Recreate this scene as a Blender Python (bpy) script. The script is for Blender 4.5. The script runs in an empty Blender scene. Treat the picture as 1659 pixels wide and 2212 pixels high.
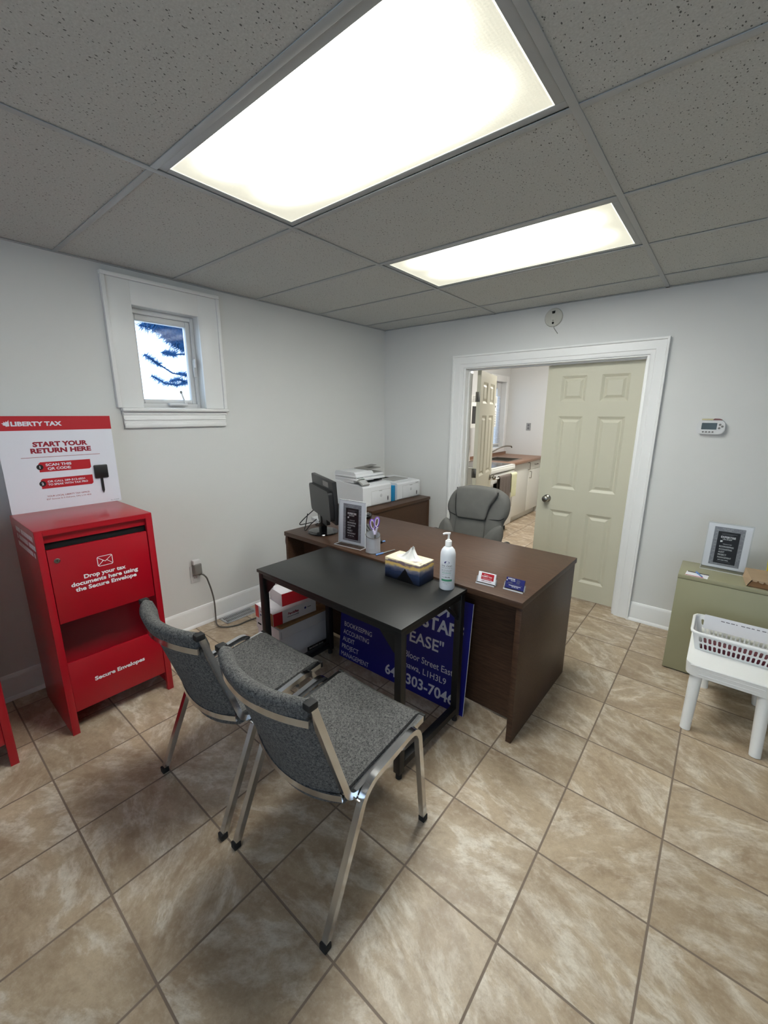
import bpy, bmesh, math, random
from mathutils import Matrix, Vector
R = math.radians
random.seed(7)
S = bpy.context.scene
COL = S.collection
H = 2.377            # height of the ceiling grid

# ------------------------------------------------------------------ camera
def make_camera():
    yaw, pitch, roll = -0.6868, -0.2338, -0.0038
    C = Vector((2.8845, -3.5244, 1.5614))
    cy, sy, cp, sp = math.cos(yaw), math.sin(yaw), math.cos(pitch), math.sin(pitch)
    fwd = Vector((sy*cp, cy*cp, sp)); right = Vector((cy, -sy, 0)); down = fwd.cross(right)
    c, s = math.cos(roll), math.sin(roll)
    r2 = right*c + down*s
    d2 = down*c - right*s
    M = Matrix((( r2.x, -d2.x, -fwd.x, C.x), (r2.y, -d2.y, -fwd.y, C.y), (r2.z, -d2.z, -fwd.z, C.z), (0, 0, 0, 1)))
    cam = bpy.data.cameras.new('camera'); cam.sensor_fit = 'VERTICAL'; cam.sensor_height = 36
    cam.lens = 895.55/2212*36; cam.clip_start = 0.02
    o = bpy.data.objects.new('camera', cam); COL.objects.link(o); o.matrix_world = M
    S.camera = o
make_camera()

# ------------------------------------------------------------------ light and exposure
S.view_settings.view_transform = 'Standard'; S.view_settings.look = 'None'
S.view_settings.gamma = 1; S.view_settings.use_curve_mapping = False
S.view_settings.exposure = 0.0
SKY = (0.62, 0.80, 1.0); SKY_STRENGTH = 3.6
LENS_STRENGTH = 47.0
KITCHEN_STRENGTH = 165.0
w = bpy.data.worlds.new('sky'); S.world = w; w.use_nodes = True
bg = w.node_tree.nodes['Background']; bg.inputs[0].default_value = (*SKY, 1); bg.inputs[1].default_value = SKY_STRENGTH
def portal(name, loc, rot, sx, sy):
    l = bpy.data.lights.new(name, 'AREA'); l.shape = 'RECTANGLE'; l.size = sx; l.size_y = sy; l.cycles.is_portal = True
    o = bpy.data.objects.new(name, l); COL.objects.link(o); o.location = loc; o.rotation_euler = rot
portal('daylight_front', (3.5, -6.28, 1.30), (R(90), 0, 0), 2.2, 1.6)
portal('daylight_window', (-0.17, -2.2, 1.89), (0, R(-90), 0), 0.6, 0.42)
portal('daylight_kitchen', (-0.17, 2.85, 1.55), (0, R(-90), 0), 1.0, 0.5)

# ------------------------------------------------------------------ materials
def lin(c):
    return tuple(((v/255)/12.92 if v/255 <= 0.04045 else ((v/255+0.055)/1.055)**2.4) for v in c)
class NT:
    def __init__(s, name):
        s.m = bpy.data.materials.new(name); s.m.use_nodes = True; s.t = s.m.node_tree
        s.p = s.t.nodes['Principled BSDF']; s.out = s.t.nodes['Material Output']
    def n(s, typ, **kw):
        o = s.t.nodes.new(typ)
        for k, v in kw.items():
            if k.startswith('_'): setattr(o, k[1:], v)
            else: o.inputs[int(k[1:]) if k[0] == 'i' and k[1:].isdigit() else k].default_value = v
        return o
    def l(s, a, b): s.t.links.new(a, b)
    def math(s, op, a, b=None, c=None):
        o = s.n('ShaderNodeMath', _operation=op)
        for i, v in enumerate((a, b, c)):
            if v is None: continue
            if isinstance(v, (int, float)): o.inputs[i].default_value = v
            else: s.l(v, o.inputs[i])
        return o.outputs[0]
    def mix(s, f, a, b):
        o = s.n('ShaderNodeMix', _data_type='RGBA')
        for sock, v in ((o.inputs[0], f), (o.inputs[6], a), (o.inputs[7], b)):
            if isinstance(v, (int, float)): sock.default_value = v
            elif isinstance(v, tuple): sock.default_value = (*v, 1)
            else: s.l(v, sock)
        return o.outputs[2]
    def coord(s, which='Object'): return s.n('ShaderNodeTexCoord').outputs[which]
    def mapping(s, v, scale=(1, 1, 1), loc=(0, 0, 0), rot=(0, 0, 0)):
        o = s.n('ShaderNodeMapping'); o.inputs['Scale'].default_value = scale; o.inputs['Location'].default_value = loc; o.inputs['Rotation'].default_value = rot
        s.l(v, o.inputs[0]); return o.outputs[0]
    def noise(s, v, scale, detail=2, rough=0.5, dist=0.0):
        o = s.n('ShaderNodeTexNoise'); o.inputs['Scale'].default_value = scale; o.inputs['Detail'].default_value = detail
        o.inputs['Roughness'].default_value = rough; o.inputs['Distortion'].default_value = dist
        s.l(v, o.inputs['Vector']); return o.outputs['Fac']
    def ramp(s, f, lo, hi):
        o = s.n('ShaderNodeMapRange'); o.inputs[1].default_value = lo; o.inputs[2].default_value = hi; o.clamp = True
        s.l(f, o.inputs[0]); return o.outputs[0]
    def bump(s, h, strength=0.2, dist=0.002):
        o = s.n('ShaderNodeBump'); o.inputs['Strength'].default_value = strength; o.inputs['Distance'].default_value = dist
        s.l(h, o.inputs['Height']); s.l(o.outputs[0], s.p.inputs['Normal'])
    def base(s, v):
        if isinstance(v, tuple): s.p.inputs['Base Color'].default_value = (*v, 1)
        else: s.l(v, s.p.inputs['Base Color'])
    def set(s, **kw):
        for k, v in kw.items():
            s.p.inputs[k.replace('_', ' ')].default_value = v
        return s
def simple(name, rgb, rough=0.5, metal=0.0, spec=0.5, var=0.05, vscale=8.0, bump=0.0, bscale=300.0, coat=0.0):
    """plain surface with a slight procedural unevenness of tone and, if asked for, a fine bump"""
    t = NT(name); c = lin(rgb); co = t.coord()
    f = t.noise(co, vscale, 3)
    t.base(t.mix(f, tuple(v*(1-var) for v in c), tuple(min(1, v*(1+var)) for v in c)))
    t.set(Roughness=rough, Metallic=metal); t.p.inputs['Specular IOR Level'].default_value = spec
    if coat: t.p.inputs['Coat Weight'].default_value = coat; t.p.inputs['Coat Roughness'].default_value = 0.08
    if bump: t.bump(t.noise(co, bscale, 2), bump, 0.001)
    return t.m
M = {}
M['wall'] = simple('white_wall_paint', (222, 222, 220), 0.6, var=0.02, vscale=2, bump=0.12, bscale=160)
M['trim'] = simple('white_trim_paint', (240, 240, 239), 0.35, var=0.02, vscale=5)
M['door'] = simple('cream_door_paint', (205, 201, 181), 0.42, var=0.02, bump=0.05, bscale=220)
M['vinyl'] = simple('white_vinyl', (220, 220, 220), 0.35, var=0.02)
M['red'] = simple('red_painted_metal', (170, 6, 28), 0.3, var=0.04, coat=0.15)
M['redprint'] = simple('red_print', (188, 20, 36), 0.5, var=0.02)
M['darkredprint'] = simple('dark_red_print', (150, 20, 45), 0.5, var=0.02)
M['whitepanel'] = simple('white_sign_panel', (232, 234, 244), 0.4, var=0.01)
M['whiteprint'] = simple('white_print', (240, 240, 240), 0.5, var=0.01)
M['blackprint'] = simple('black_print', (22, 20, 24), 0.5, var=0.02)
M['platewhite'] = simple('aged_white_plastic', (196, 195, 186), 0.5)
M['greyprint'] = simple('grey_print', (110, 110, 115), 0.5, var=0.02)
M['blackplastic'] = simple('black_plastic', (30, 30, 31), 0.4, var=0.05, bump=0.05, bscale=500)
M['glossblack'] = simple('gloss_black_plastic', (12, 12, 14), 0.08, var=0.03)
M['rubber'] = simple('black_rubber', (24, 23, 23), 0.7)
M['dark'] = simple('dark_void', (6, 6, 6), 0.9)
M['chrome'] = simple('chrome', (206, 207, 210), 0.16, 1.0, var=0.05, vscale=30, bump=0.02, bscale=60)
M['steel'] = simple('brushed_steel', (150, 146, 138), 0.3, 1.0, var=0.05)
M['hinge'] = simple('grey_hinge_metal', (120, 116, 108), 0.4, 1.0, var=0.05)
M['greyplastic'] = simple('grey_plastic', (128, 126, 122), 0.45)
M['printer'] = simple('white_printer_plastic', (224, 226, 230), 0.4, var=0.015)
M['printergrey'] = simple('pale_grey_plastic', (158, 158, 156), 0.45)
M['bluebox'] = simple('bright_blue_card', (10, 130, 185), 0.45)
M['purple'] = simple('purple_plastic', (110, 70, 165), 0.35)
M['lilac'] = simple('lilac_plastic', (225, 215, 238), 0.4)
M['penblue'] = simple('blue_pen_plastic', (105, 140, 195), 0.35)
M['bluesign'] = simple('blue_sign_board', (16, 18, 112), 0.4, var=0.03)
M['signtext'] = simple('pale_sign_lettering', (205, 205, 215), 0.5, var=0.02)
M['navy'] = simple('navy_print', (28, 34, 110), 0.5)
M['card'] = simple('white_cardboard', (222, 218, 222), 0.65, var=0.03, bump=0.05, bscale=200)
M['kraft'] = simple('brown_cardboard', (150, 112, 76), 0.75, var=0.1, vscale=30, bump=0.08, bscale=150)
M['paperbag'] = simple('brown_paper', (170, 146, 118), 0.8, var=0.1, vscale=20, bump=0.2, bscale=60)
M['boxred'] = simple('red_box_print', (200, 26, 40), 0.5)
M['olive'] = simple('olive_green_metal', (156, 153, 124), 0.45, var=0.03, vscale=4, bump=0.04, bscale=250)
M['whiteplastic'] = simple('white_moulded_plastic', (248, 248, 246), 0.4, var=0.01, bump=0.05, bscale=200)
M['basket'] = simple('glossy_white_plastic', (248, 248, 247), 0.3, var=0.01)
M['burgundy'] = simple('burgundy_cover', (92, 16, 34), 0.45, var=0.15, vscale=40)
M['paper'] = simple('white_paper', (242, 242, 246), 0.7, var=0.02)
M['tissue'] = simple('white_tissue', (240, 240, 238), 0.85, var=0.02, bump=0.1, bscale=90)
M['bottle'] = simple('white_bottle_plastic', (226, 230, 236), 0.28, var=0.01)
M['green'] = simple('green_print', (70, 150, 115), 0.5)
M['lcd'] = simple('grey_green_display', (48, 60, 54), 0.2, var=0.1, vscale=40)
M['yellownote'] = simple('yellowed_paper', (200, 190, 150), 0.7)
M['maroonnote'] = simple('maroon_paper', (130, 90, 90), 0.7)
M['stove'] = simple('white_enamel', (232, 232, 226), 0.25, var=0.01)
M['blackglass'] = simple('black_glass_cooktop', (16, 16, 18), 0.12, var=0.02)
M['cabinetwhite'] = simple('white_cabinet_panel', (230, 230, 222), 0.35, var=0.01)
M['laminate'] = simple('brown_laminate_worktop', (142, 108, 86), 0.4, var=0.12, vscale=60)
M['towelgrey'] = simple('grey_brown_towel', (112, 102, 96), 0.9, var=0.15, vscale=60, bump=0.5, bscale=220)
M['towelgreen'] = simple('pale_green_towel', (222, 222, 186), 0.9, var=0.12, vscale=40, bump=0.5, bscale=220)
M['suede'] = simple('grey_suede', (104, 103, 99), 0.85, var=0.14, vscale=14, bump=0.25, bscale=220)
M['seam'] = simple('dark_seam', (36, 36, 36), 0.8)
M['cordgrey'] = simple('grey_cord', (92, 88, 82), 0.5)
M['bark'] = simple('glare_blue_pine_bark', (38, 64, 104), 0.9, var=0.2, vscale=30)  # blue glare of the bright window is put into the bark colour
M['needle'] = simple('glare_blue_pine_needles', (58, 112, 166), 0.7, var=0.25, vscale=12)  # blue comes from overexposed sky bloom, painted into the needle colour
M['ground'] = simple('outdoor_ground', (120, 120, 110), 0.9, var=0.2, vscale=2)

def wood_mat():
    t = NT('dark_walnut_laminate'); co = t.coord()
    g = t.noise(t.mapping(co, (3, 60, 60)), 3.0, 5, 0.6, 0.4)
    g2 = t.noise(t.mapping(co, (8, 160, 160)), 4.0, 3, 0.6)
    a = t.mix(t.ramp(g, 0.3, 0.7), lin((60, 41, 30)), lin((88, 64, 48)))
    t.base(t.mix(t.math('MULTIPLY', t.ramp(g2, 0.45, 0.75), 0.5), a, lin((48, 32, 25))))
    t.set(Roughness=0.42); t.p.inputs['Specular IOR Level'].default_value = 0.3; t.bump(g2, 0.06, 0.001); return t.m
M['wood'] = wood_mat()
def tabletop_mat():
    t = NT('black_table_laminate'); co = t.coord()
    f = t.noise(t.mapping(co, (8, 90, 8)), 3, 4, 0.6)
    t.base(t.mix(f, lin((24, 24, 24)), lin((36, 36, 35)))); t.set(Roughness=0.38); t.p.inputs['Specular IOR Level'].default_value = 0.32; t.bump(f, 0.08, 0.0008); return t.m
M['blacktop'] = tabletop_mat()
M['blackmetal'] = simple('black_powder_coat', (20, 19, 20), 0.45, var=0.1, bump=0.06, bscale=400)
def fabric_mat():
    t = NT('grey_heather_fabric'); co = t.coord()
    f = t.noise(co, 330, 3, 0.75); f2 = t.noise(co, 120, 2, 0.6)
    v = t.math('ADD', t.math('MULTIPLY', f, 0.65), t.math('MULTIPLY', f2, 0.35))
    t.base(t.mix(t.ramp(v, 0.36, 0.66), lin((34, 35, 38)), lin((128, 127, 125))))
    t.set(Roughness=0.95); t.p.inputs['Specular IOR Level'].default_value = 0.15; t.bump(f, 0.5, 0.0015); return t.m
M['fabric'] = fabric_mat()
def floor_mat():
    t = NT('travertine_look_floor_tile'); co = t.coord()
    s = 0.3475
    sx = t.n('ShaderNodeSeparateXYZ'); t.l(co, sx.inputs[0])
    u = t.math('DIVIDE', t.math('SUBTRACT', sx.outputs[0], 2.2213-12*s), s)
    v = t.math('DIVIDE', t.math('SUBTRACT', sx.outputs[1], -2.940-20*s), s)
    fu, fv = t.math('FRACT', u), t.math('FRACT', v)
    eu = t.math('MINIMUM', fu, t.math('SUBTRACT', 1.0, fu)); ev = t.math('MINIMUM', fv, t.math('SUBTRACT', 1.0, fv))
    e = t.math('MULTIPLY', t.math('MINIMUM', eu, ev), s)
    grout = t.math('SUBTRACT', 1.0, t.ramp(e, 0.0026, 0.0042))
    cu = t.n('ShaderNodeCombineXYZ'); t.l(t.math('FLOOR', u), cu.inputs[0]); t.l(t.math('FLOOR', v), cu.inputs[1])
    wn = t.n('ShaderNodeTexWhiteNoise', _noise_dimensions='2D'); t.l(cu.outputs[0], wn.inputs['Vector'])
    off = t.n('ShaderNodeVectorMath', _operation='SCALE'); t.l(wn.outputs['Color'], off.inputs[0]); off.inputs[3].default_value = 37.0
    ad = t.n('ShaderNodeVectorMath', _operation='ADD'); t.l(co, ad.inputs[0]); t.l(off.outputs[0], ad.inputs[1])
    vr = t.n('ShaderNodeVectorRotate', _rotation_type='Z_AXIS'); t.l(ad.outputs[0], vr.inputs['Vector'])
    sc = t.n('ShaderNodeSeparateColor'); t.l(wn.outputs['Color'], sc.inputs[0]); t.l(t.math('MULTIPLY_ADD', sc.outputs[1], 1.6, -0.7), vr.inputs['Angle'])
    mp = t.mapping(vr.outputs[0], (1.0, 1.9, 1))
    big = t.noise(mp, 4.4, 9, 0.70, 0.25)
    vein = t.noise(mp, 5.5, 10, 0.74, 0.35)
    fine = t.noise(ad.outputs[0], 42, 6, 0.78)
    spk = t.noise(ad.outputs[0], 150, 4, 0.8)
    ridge = t.math('SUBTRACT', 1.0, t.math('MULTIPLY', t.math('ABSOLUTE', t.math('SUBTRACT', t.noise(mp, 3.2, 9, 0.66, 0.3), 0.5)), 16.0), None)
    ridge = t.math('MULTIPLY', t.math('MAXIMUM', ridge, 0.0), t.ramp(big, 0.42, 0.60))
    c = t.mix(t.ramp(big, 0.30, 0.70), lin((156, 135, 111)), lin((196, 177, 150)))
    c = t.mix(t.math('MULTIPLY', t.ramp(vein, 0.54, 0.74), 0.5), c, lin((224, 212, 194)))
    c = t.mix(t.math('MULTIPLY', t.ramp(vein, 0.47, 0.30), 0.45), c, lin((134, 108, 84)))
    c = t.mix(t.math('MULTIPLY', ridge, 0.55), c, lin((240, 234, 222)))
    c = t.mix(t.math('MULTIPLY', t.ramp(fine, 0.52, 0.74), 0.40), c, lin((140, 120, 100)))
    c = t.mix(t.math('MULTIPLY', t.ramp(fine, 0.48, 0.28), 0.35), c, lin((214, 202, 184)))
    c = t.mix(t.math('MULTIPLY', t.ramp(spk, 0.54, 0.72), 0.22), c, lin((120, 104, 88)))
    tint = t.math('MULTIPLY_ADD', wn.outputs['Value'], 0.16, 0.95)
    br = t.n('ShaderNodeVectorMath', _operation='SCALE'); t.l(c, br.inputs[0]); t.l(tint, br.inputs[3])
    t.base(t.mix(grout, br.outputs[0], lin((128, 112, 98))))
    rr = t.math('MULTIPLY_ADD', vein, 0.25, 0.26)
    t.l(t.math('MAXIMUM', rr, t.math('MULTIPLY', grout, 0.7)), t.p.inputs['Roughness'])
    hgt = t.math('SUBTRACT', t.math('MULTIPLY', fine, 0.25), t.math('MULTIPLY', grout, 1.0))
    t.bump(hgt, 0.35, 0.002)
    return t.m
M['floor'] = floor_mat()
def tile_mat():
    t = NT('fissured_ceiling_tile'); co = t.coord()
    wob = t.n('ShaderNodeTexNoise'); wob.inputs['Scale'].default_value = 30; t.l(co, wob.inputs['Vector'])
    sc = t.n('ShaderNodeVectorMath', _operation='SCALE'); t.l(wob.outputs['Color'], sc.inputs[0]); sc.inputs[3].default_value = 0.012
    ad = t.n('ShaderNodeVectorMath', _operation='ADD'); t.l(co, ad.inputs[0]); t.l(sc.outputs[0], ad.inputs[1])
    masks = []
    for i, (rot, scale) in enumerate(((R(25), 74), (R(-50), 66), (R(80), 105))):
        mp = t.mapping(ad.outputs[0], (1.0, 0.62, 0.02), loc=(i*3.3, i*1.7, 0), rot=(0, 0, rot))
        vo = t.n('ShaderNodeTexVoronoi', _voronoi_dimensions='2D'); vo.inputs['Scale'].default_value = scale; t.l(mp, vo.inputs['Vector'])
        hc = t.n('ShaderNodeSeparateColor'); t.l(vo.outputs['Color'], hc.inputs[0])
        keep = t.math('GREATER_THAN', hc.outputs[0], 0.70)
        size = t.math('MULTIPLY_ADD', hc.outputs[1], 0.10, 0.035)
        d = t.math('LESS_THAN', vo.outputs['Distance'], size)
        masks.append(t.math('MULTIPLY', d, keep))
    mk = t.math('MAXIMUM', t.math('MAXIMUM', masks[0], masks[1]), masks[2])
    g = t.noise(co, 160, 3, 0.7)
    c = t.mix(t.ramp(g, 0.3, 0.7), lin((188, 190, 188)), lin((206, 208, 206)))
    t.base(t.mix(t.math('MULTIPLY', mk, 0.8), c, lin((60, 58, 56))))
    t.set(Roughness=0.95); t.p.inputs['Specular IOR Level'].default_value = 0.1
    t.bump(t.math('SUBTRACT', t.math('MULTIPLY', g, 0.3), mk), 0.5, 0.003); return t.m
M['tile'] = tile_mat()
M['tee'] = simple('white_enamel_tee', (176, 180, 182), 0.5, var=0.03)
def lens_mat(cy):
    """prismatic acrylic lens with tube glow painted into its emission along x, shifted and faded as in a slanted view"""
    t = NT('prismatic_light_lens'); co = t.coord()
    sx = t.n('ShaderNodeSeparateXYZ'); t.l(co, sx.inputs[0])
    ax = t.math('ABSOLUTE', sx.outputs[0]); ay = t.math('ABSOLUTE', sx.outputs[1])
    endf = t.math('MINIMUM', t.ramp(sx.outputs[0], -0.57, -0.20), t.math('SUBTRACT', 1.0, t.ramp(sx.outputs[0], 0.30, 0.57)))
    g = []
    for c in (-0.150, 0.075):      # painted glow of two tubes, moved off centre to imitate the slanted view
        d = t.math('DIVIDE', t.math('SUBTRACT', sx.outputs[1], c), 0.073)
        g.append(t.math('POWER', 2.718, t.math('MULTIPLY', t.math('MULTIPLY', d, d), -1.0)))
    band = t.math('ADD', g[0], g[1])
    rim = t.math('MAXIMUM', t.math('GREATER_THAN', ax, 0.5635), t.math('GREATER_THAN', ay, 0.2590))
    glow = t.math('MULTIPLY_ADD', rim, 0.016, t.math('MULTIPLY_ADD', t.math('MULTIPLY', band, t.math('POWER', endf, 2.8)), 1.0, 0.0140))
    pr = t.n('ShaderNodeTexVoronoi', _voronoi_dimensions='2D'); pr.inputs['Scale'].default_value = 110; pr.inputs['Randomness'].default_value = 0.0
    t.l(co, pr.inputs['Vector'])
    cell = t.math('MULTIPLY_ADD', pr.outputs['Distance'], -0.35, 1.1)
    st = t.math('MULTIPLY', t.math('MULTIPLY', glow, cell), LENS_STRENGTH)
    t.base(lin((235, 236, 226))); t.set(Roughness=0.3)
    t.l(t.mix(t.ramp(glow, 0.015, 0.10), (1.0, 0.97, 0.78), (0.975, 1.0, 0.955)), t.p.inputs['Emission Color']); t.l(st, t.p.inputs['Emission Strength']); return t.m
M['lens'] = lens_mat(0)
def emit(name, col, st):
    t = NT(name); t.p.inputs['Emission Color'].default_value = (*col, 1); t.p.inputs['Emission Strength'].default_value = st
    t.base(col); return t.m
M['klight'] = emit('frosted_lamp_glass', (1.0, 0.975, 0.92), KITCHEN_STRENGTH)
def clear(name, tint=(1, 1, 1), frost=0.1, ior=1.45):
    """thin clear sheet: mostly see-through, with a mirror share that grows at grazing angles"""
    t = NT(name); tr = t.n('ShaderNodeBsdfTransparent'); tr.inputs[0].default_value = (*tint, 1)
    gl = t.n('ShaderNodeBsdfGlossy'); gl.inputs['Roughness'].default_value = 0.05
    fr = t.n('ShaderNodeFresnel'); fr.inputs[0].default_value = ior
    nz = t.noise(t.coord(), 20, 2)
    mx = t.n('ShaderNodeMixShader'); t.l(t.math('ADD', fr.outputs[0], t.math('MULTIPLY', nz, frost*0.4)), mx.inputs[0]); t.l(tr.outputs[0], mx.inputs[1]); t.l(gl.outputs[0], mx.inputs[2])
    t.l(mx.outputs[0], t.out.inputs[0]); return t.m
M['glass'] = clear('window_glass', (0.97, 0.985, 1.0), 0.0, 1.12)
M['acrylic'] = clear('clear_acrylic', (0.985, 0.99, 0.992), 0.01, 1.16)
M['acrylicedge'] = simple('bright_acrylic_edge', (214, 218, 222), 0.2, var=0.03)
def mesh_mat():
    t = NT('silver_wire_mesh'); co = t.coord('UV')
    sx = t.n('ShaderNodeSeparateXYZ'); t.l(t.coord(), sx.inputs[0])
    ang = t.math('ARCTAN2', sx.outputs[1], sx.outputs[0])
    a = t.math('FRACT', t.math('MULTIPLY', ang, 14.0)); b = t.math('FRACT', t.math('MULTIPLY', sx.outputs[2], 330.0))
    hole = t.math('MULTIPLY', t.math('GREATER_THAN', a, 0.62), t.math('GREATER_THAN', b, 0.6))
    t.base(lin((206, 208, 214))); t.set(Roughness=0.4, Metallic=0.45)
    t.l(t.math('SUBTRACT', 1.0, hole), t.p.inputs['Alpha']); return t.m
M['mesh'] = mesh_mat()
def tissuebox_mat():
    """printed landscape: pale yellow sky with violet cloud streaks over dark blue hills"""
    t = NT('printed_sunset_landscape'); co = t.coord()
    sx = t.n('ShaderNodeSeparateXYZ'); t.l(co, sx.inputs[0])
    n1 = t.noise(t.mapping(co, (14, 14, 40)), 1.0, 4, 0.6)
    z = t.math('MULTIPLY_ADD', t.math('SUBTRACT', n1, 0.5), 0.05, sx.outputs[2])
    c = t.mix(t.ramp(z, 0.0, 0.035), lin((12, 15, 28)), lin((44, 58, 88)))
    c = t.mix(t.ramp(z, 0.05, 0.07), c, lin((128, 126, 140)))
    c = t.mix(t.ramp(z, 0.068, 0.08), c, lin((212, 180, 104)))
    c = t.mix(t.ramp(z, 0.088, 0.094), c, lin((112, 96, 110)))
    c = t.mix(t.ramp(z, 0.098, 0.106), c, lin((240, 226, 190)))
    d = t.math('SUBTRACT', sx.outputs[0], 0.02)
    hill = t.math('LESS_THAN', t.math('ADD', sx.outputs[2], t.math('MULTIPLY', t.math('ABSOLUTE', d), 1.3)), t.math('MULTIPLY_ADD', n1, 0.03, 0.057))
    t.base(t.mix(hill, c, lin((13, 13, 17)))); t.set(Roughness=0.4); return t.m
M['tissuebox'] = tissuebox_mat()
def brick_print():
    t = NT('printed_grey_brick'); b = t.n('ShaderNodeTexBrick'); b.inputs['Scale'].default_value = 26
    b.inputs['Color1'].default_value = (*lin((168, 168, 172)), 1); b.inputs['Color2'].default_value = (*lin((144, 144, 150)), 1); b.inputs['Mortar'].default_value = (*lin((120, 120, 126)), 1)
    mp = t.mapping(t.coord(), (1, 1, 1), rot=(R(90), 0, 0)); t.l(mp, b.inputs['Vector']); t.base(b.outputs[0]); t.set(Roughness=0.5); return t.m
M['brickprint'] = brick_print()
def blind_mat():
    t = NT('translucent_blind_slats'); tr = t.n('ShaderNodeBsdfTranslucent'); tr.inputs[0].default_value = (*lin((225, 228, 235)), 1)
    df = t.n('ShaderNodeBsdfDiffuse'); df.inputs[0].default_value = (*lin((230, 230, 230)), 1)
    mx = t.n('ShaderNodeMixShader'); mx.inputs[0].default_value = 0.5; t.l(df.outputs[0], mx.inputs[1]); t.l(tr.outputs[0], mx.inputs[2]); t.l(mx.outputs[0], t.out.inputs[0]); return t.m
M['blind'] = blind_mat()
def bagprint():
    t = NT('yellow_printed_bag'); f = t.noise(t.coord(), 38, 2, 0.5)
    t.base(t.mix(t.ramp(f, 0.56, 0.6), lin((226, 200, 44)), lin((70, 66, 50)))); t.set(Roughness=0.4); return t.m
M['yellowbag'] = bagprint()

# ------------------------------------------------------------------ mesh building
def TR(x=0, y=0, z=0, rz=0, rx=0, ry=0):
    return Matrix.Translation((x, y, z)) @ Matrix.Rotation(rz, 4, 'Z') @ Matrix.Rotation(ry, 4, 'Y') @ Matrix.Rotation(rx, 4, 'X')
_txt = {}
def text_geom(s, bold):
    k = (s, bold)
    if k not in _txt:
        cu = bpy.data.curves.new('t', 'FONT'); cu.body = s; cu.size = 1; cu.resolution_u = 3; cu.offset = bold
        o = bpy.data.objects.new('t', cu); me = bpy.data.meshes.new_from_object(o)
        vs = [v.co.copy() for v in me.vertices]; fs = [tuple(p.vertices) for p in me.polygons]
        bpy.data.objects.remove(o); bpy.data.curves.remove(cu); bpy.data.meshes.remove(me)
        _txt[k] = (vs, fs)
    return _txt[k]
class MB:
    def __init__(s): s.V = []; s.F = []; s.I = []; s.mats = []
    def mi(s, m):
        m = M[m] if isinstance(m, str) else m
        if m not in s.mats: s.mats.append(m)
        return s.mats.index(m)
    def add(s, vs, fs, m, X=None):
        b = len(s.V); i = s.mi(m)
        s.V += [(X @ Vector(v)) if X is not None else Vector(v) for v in vs]
        s.F += [tuple(b+k for k in f) for f in fs]; s.I += [i]*len(fs)
        return s
    def bm(s, bm, m, X=None):
        bm.verts.ensure_lookup_table(); bm.verts.index_update()
        s.add([v.co.copy() for v in bm.verts], [tuple(v.index for v in f.verts) for f in bm.faces], m, X); bm.free(); return s
    def box(s, lo, hi, m, X=None, bev=0.0, seg=2):
        lo, hi = Vector(lo), Vector(hi); c = (lo+hi)/2; d = hi-lo
        b = bmesh.new(); bmesh.ops.create_cube(b, size=1)
        for v in b.verts: v.co = Vector((v.co.x*d.x, v.co.y*d.y, v.co.z*d.z)) + c
        if bev: bmesh.ops.bevel(b, geom=b.edges[:], offset=min(bev, min(d)*0.49), segments=seg, affect='EDGES', profile=0.5)
        return s.bm(b, m, X)
    def cyl(s, p0, p1, r0, m, r1=None, n=20, X=None, cap=True):
        p0, p1 = Vector(p0), Vector(p1); r1 = r0 if r1 is None else r1
        z = (p1-p0).normalized(); a = z.orthogonal().normalized(); b = z.cross(a)
        vs = []
        for p, r in ((p0, r0), (p1, r1)):
            for k in range(n):
                t = 2*math.pi*k/n; vs.append(p + a*r*math.cos(t) + b*r*math.sin(t))
        fs = [(k, (k+1) % n, n+(k+1) % n, n+k) for k in range(n)]
        if cap: fs += [tuple(range(n-1, -1, -1)), tuple(range(n, 2*n))]
        return s.add(vs, fs, m, X)
    def lathe(s, prof, m, n=28, X=None):
        vs = []; fs = []
        for r, z in prof:
            for k in range(n):
                t = 2*math.pi*k/n; vs.append((r*math.cos(t), r*math.sin(t), z))
        for i in range(len(prof)-1):
            for k in range(n):
                k2 = (k+1) % n; fs.append((i*n+k, i*n+k2, (i+1)*n+k2, (i+1)*n+k))
        fs.append(tuple(range(n-1, -1, -1))); L = (len(prof)-1)*n; fs.append(tuple(range(L, L+n)))
        return s.add(vs, fs, m, X)
    def sweep(s, pts, prof, m, X=None, up=(0, 0, 1), closed=False, fillet=0.0, fseg=5, cap=True):
        """sweep a closed 2-D profile along a polyline whose corners may be rounded"""
        pts = [Vector(p) for p in pts]
        if fillet:
            q = []; N = len(pts)
            for i, p in enumerate(pts):
                if not closed and i in (0, N-1): q.append(p); continue
                a, b = pts[i-1], pts[(i+1) % N]
                d1, d2 = (a-p), (b-p); f = min(fillet, d1.length*0.49, d2.length*0.49)
                A, B = p+d1.normalized()*f, p+d2.normalized()*f
                for k in range(fseg+1):
                    t = k/fseg; q.append(A*(1-t)**2 + p*2*t*(1-t) + B*t*t)
            pts = q
        N = len(pts); n = len(prof); up = Vector(up); vs = []
        for i, p in enumerate(pts):
            if closed: tan = (pts[(i+1) % N]-pts[i-1]).normalized()
            else: tan = (pts[min(i+1, N-1)]-pts[max(i-1, 0)]).normalized()
            u = up if abs(tan.dot(up)) < 0.999 else tan.orthogonal()
            side = tan.cross(u).normalized(); nn = side.cross(tan)
            vs += [p + side*a + nn*b for a, b in prof]
        fs = []
        for i in range(N if closed else N-1):
            j = (i+1) % N
            for k in range(n):
                k2 = (k+1) % n; fs.append((i*n+k, i*n+k2, j*n+k2, j*n+k))
        if not closed and cap: fs += [tuple(range(n-1, -1, -1)), tuple(range((N-1)*n, N*n))]
        return s.add(vs, fs, m, X)
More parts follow.
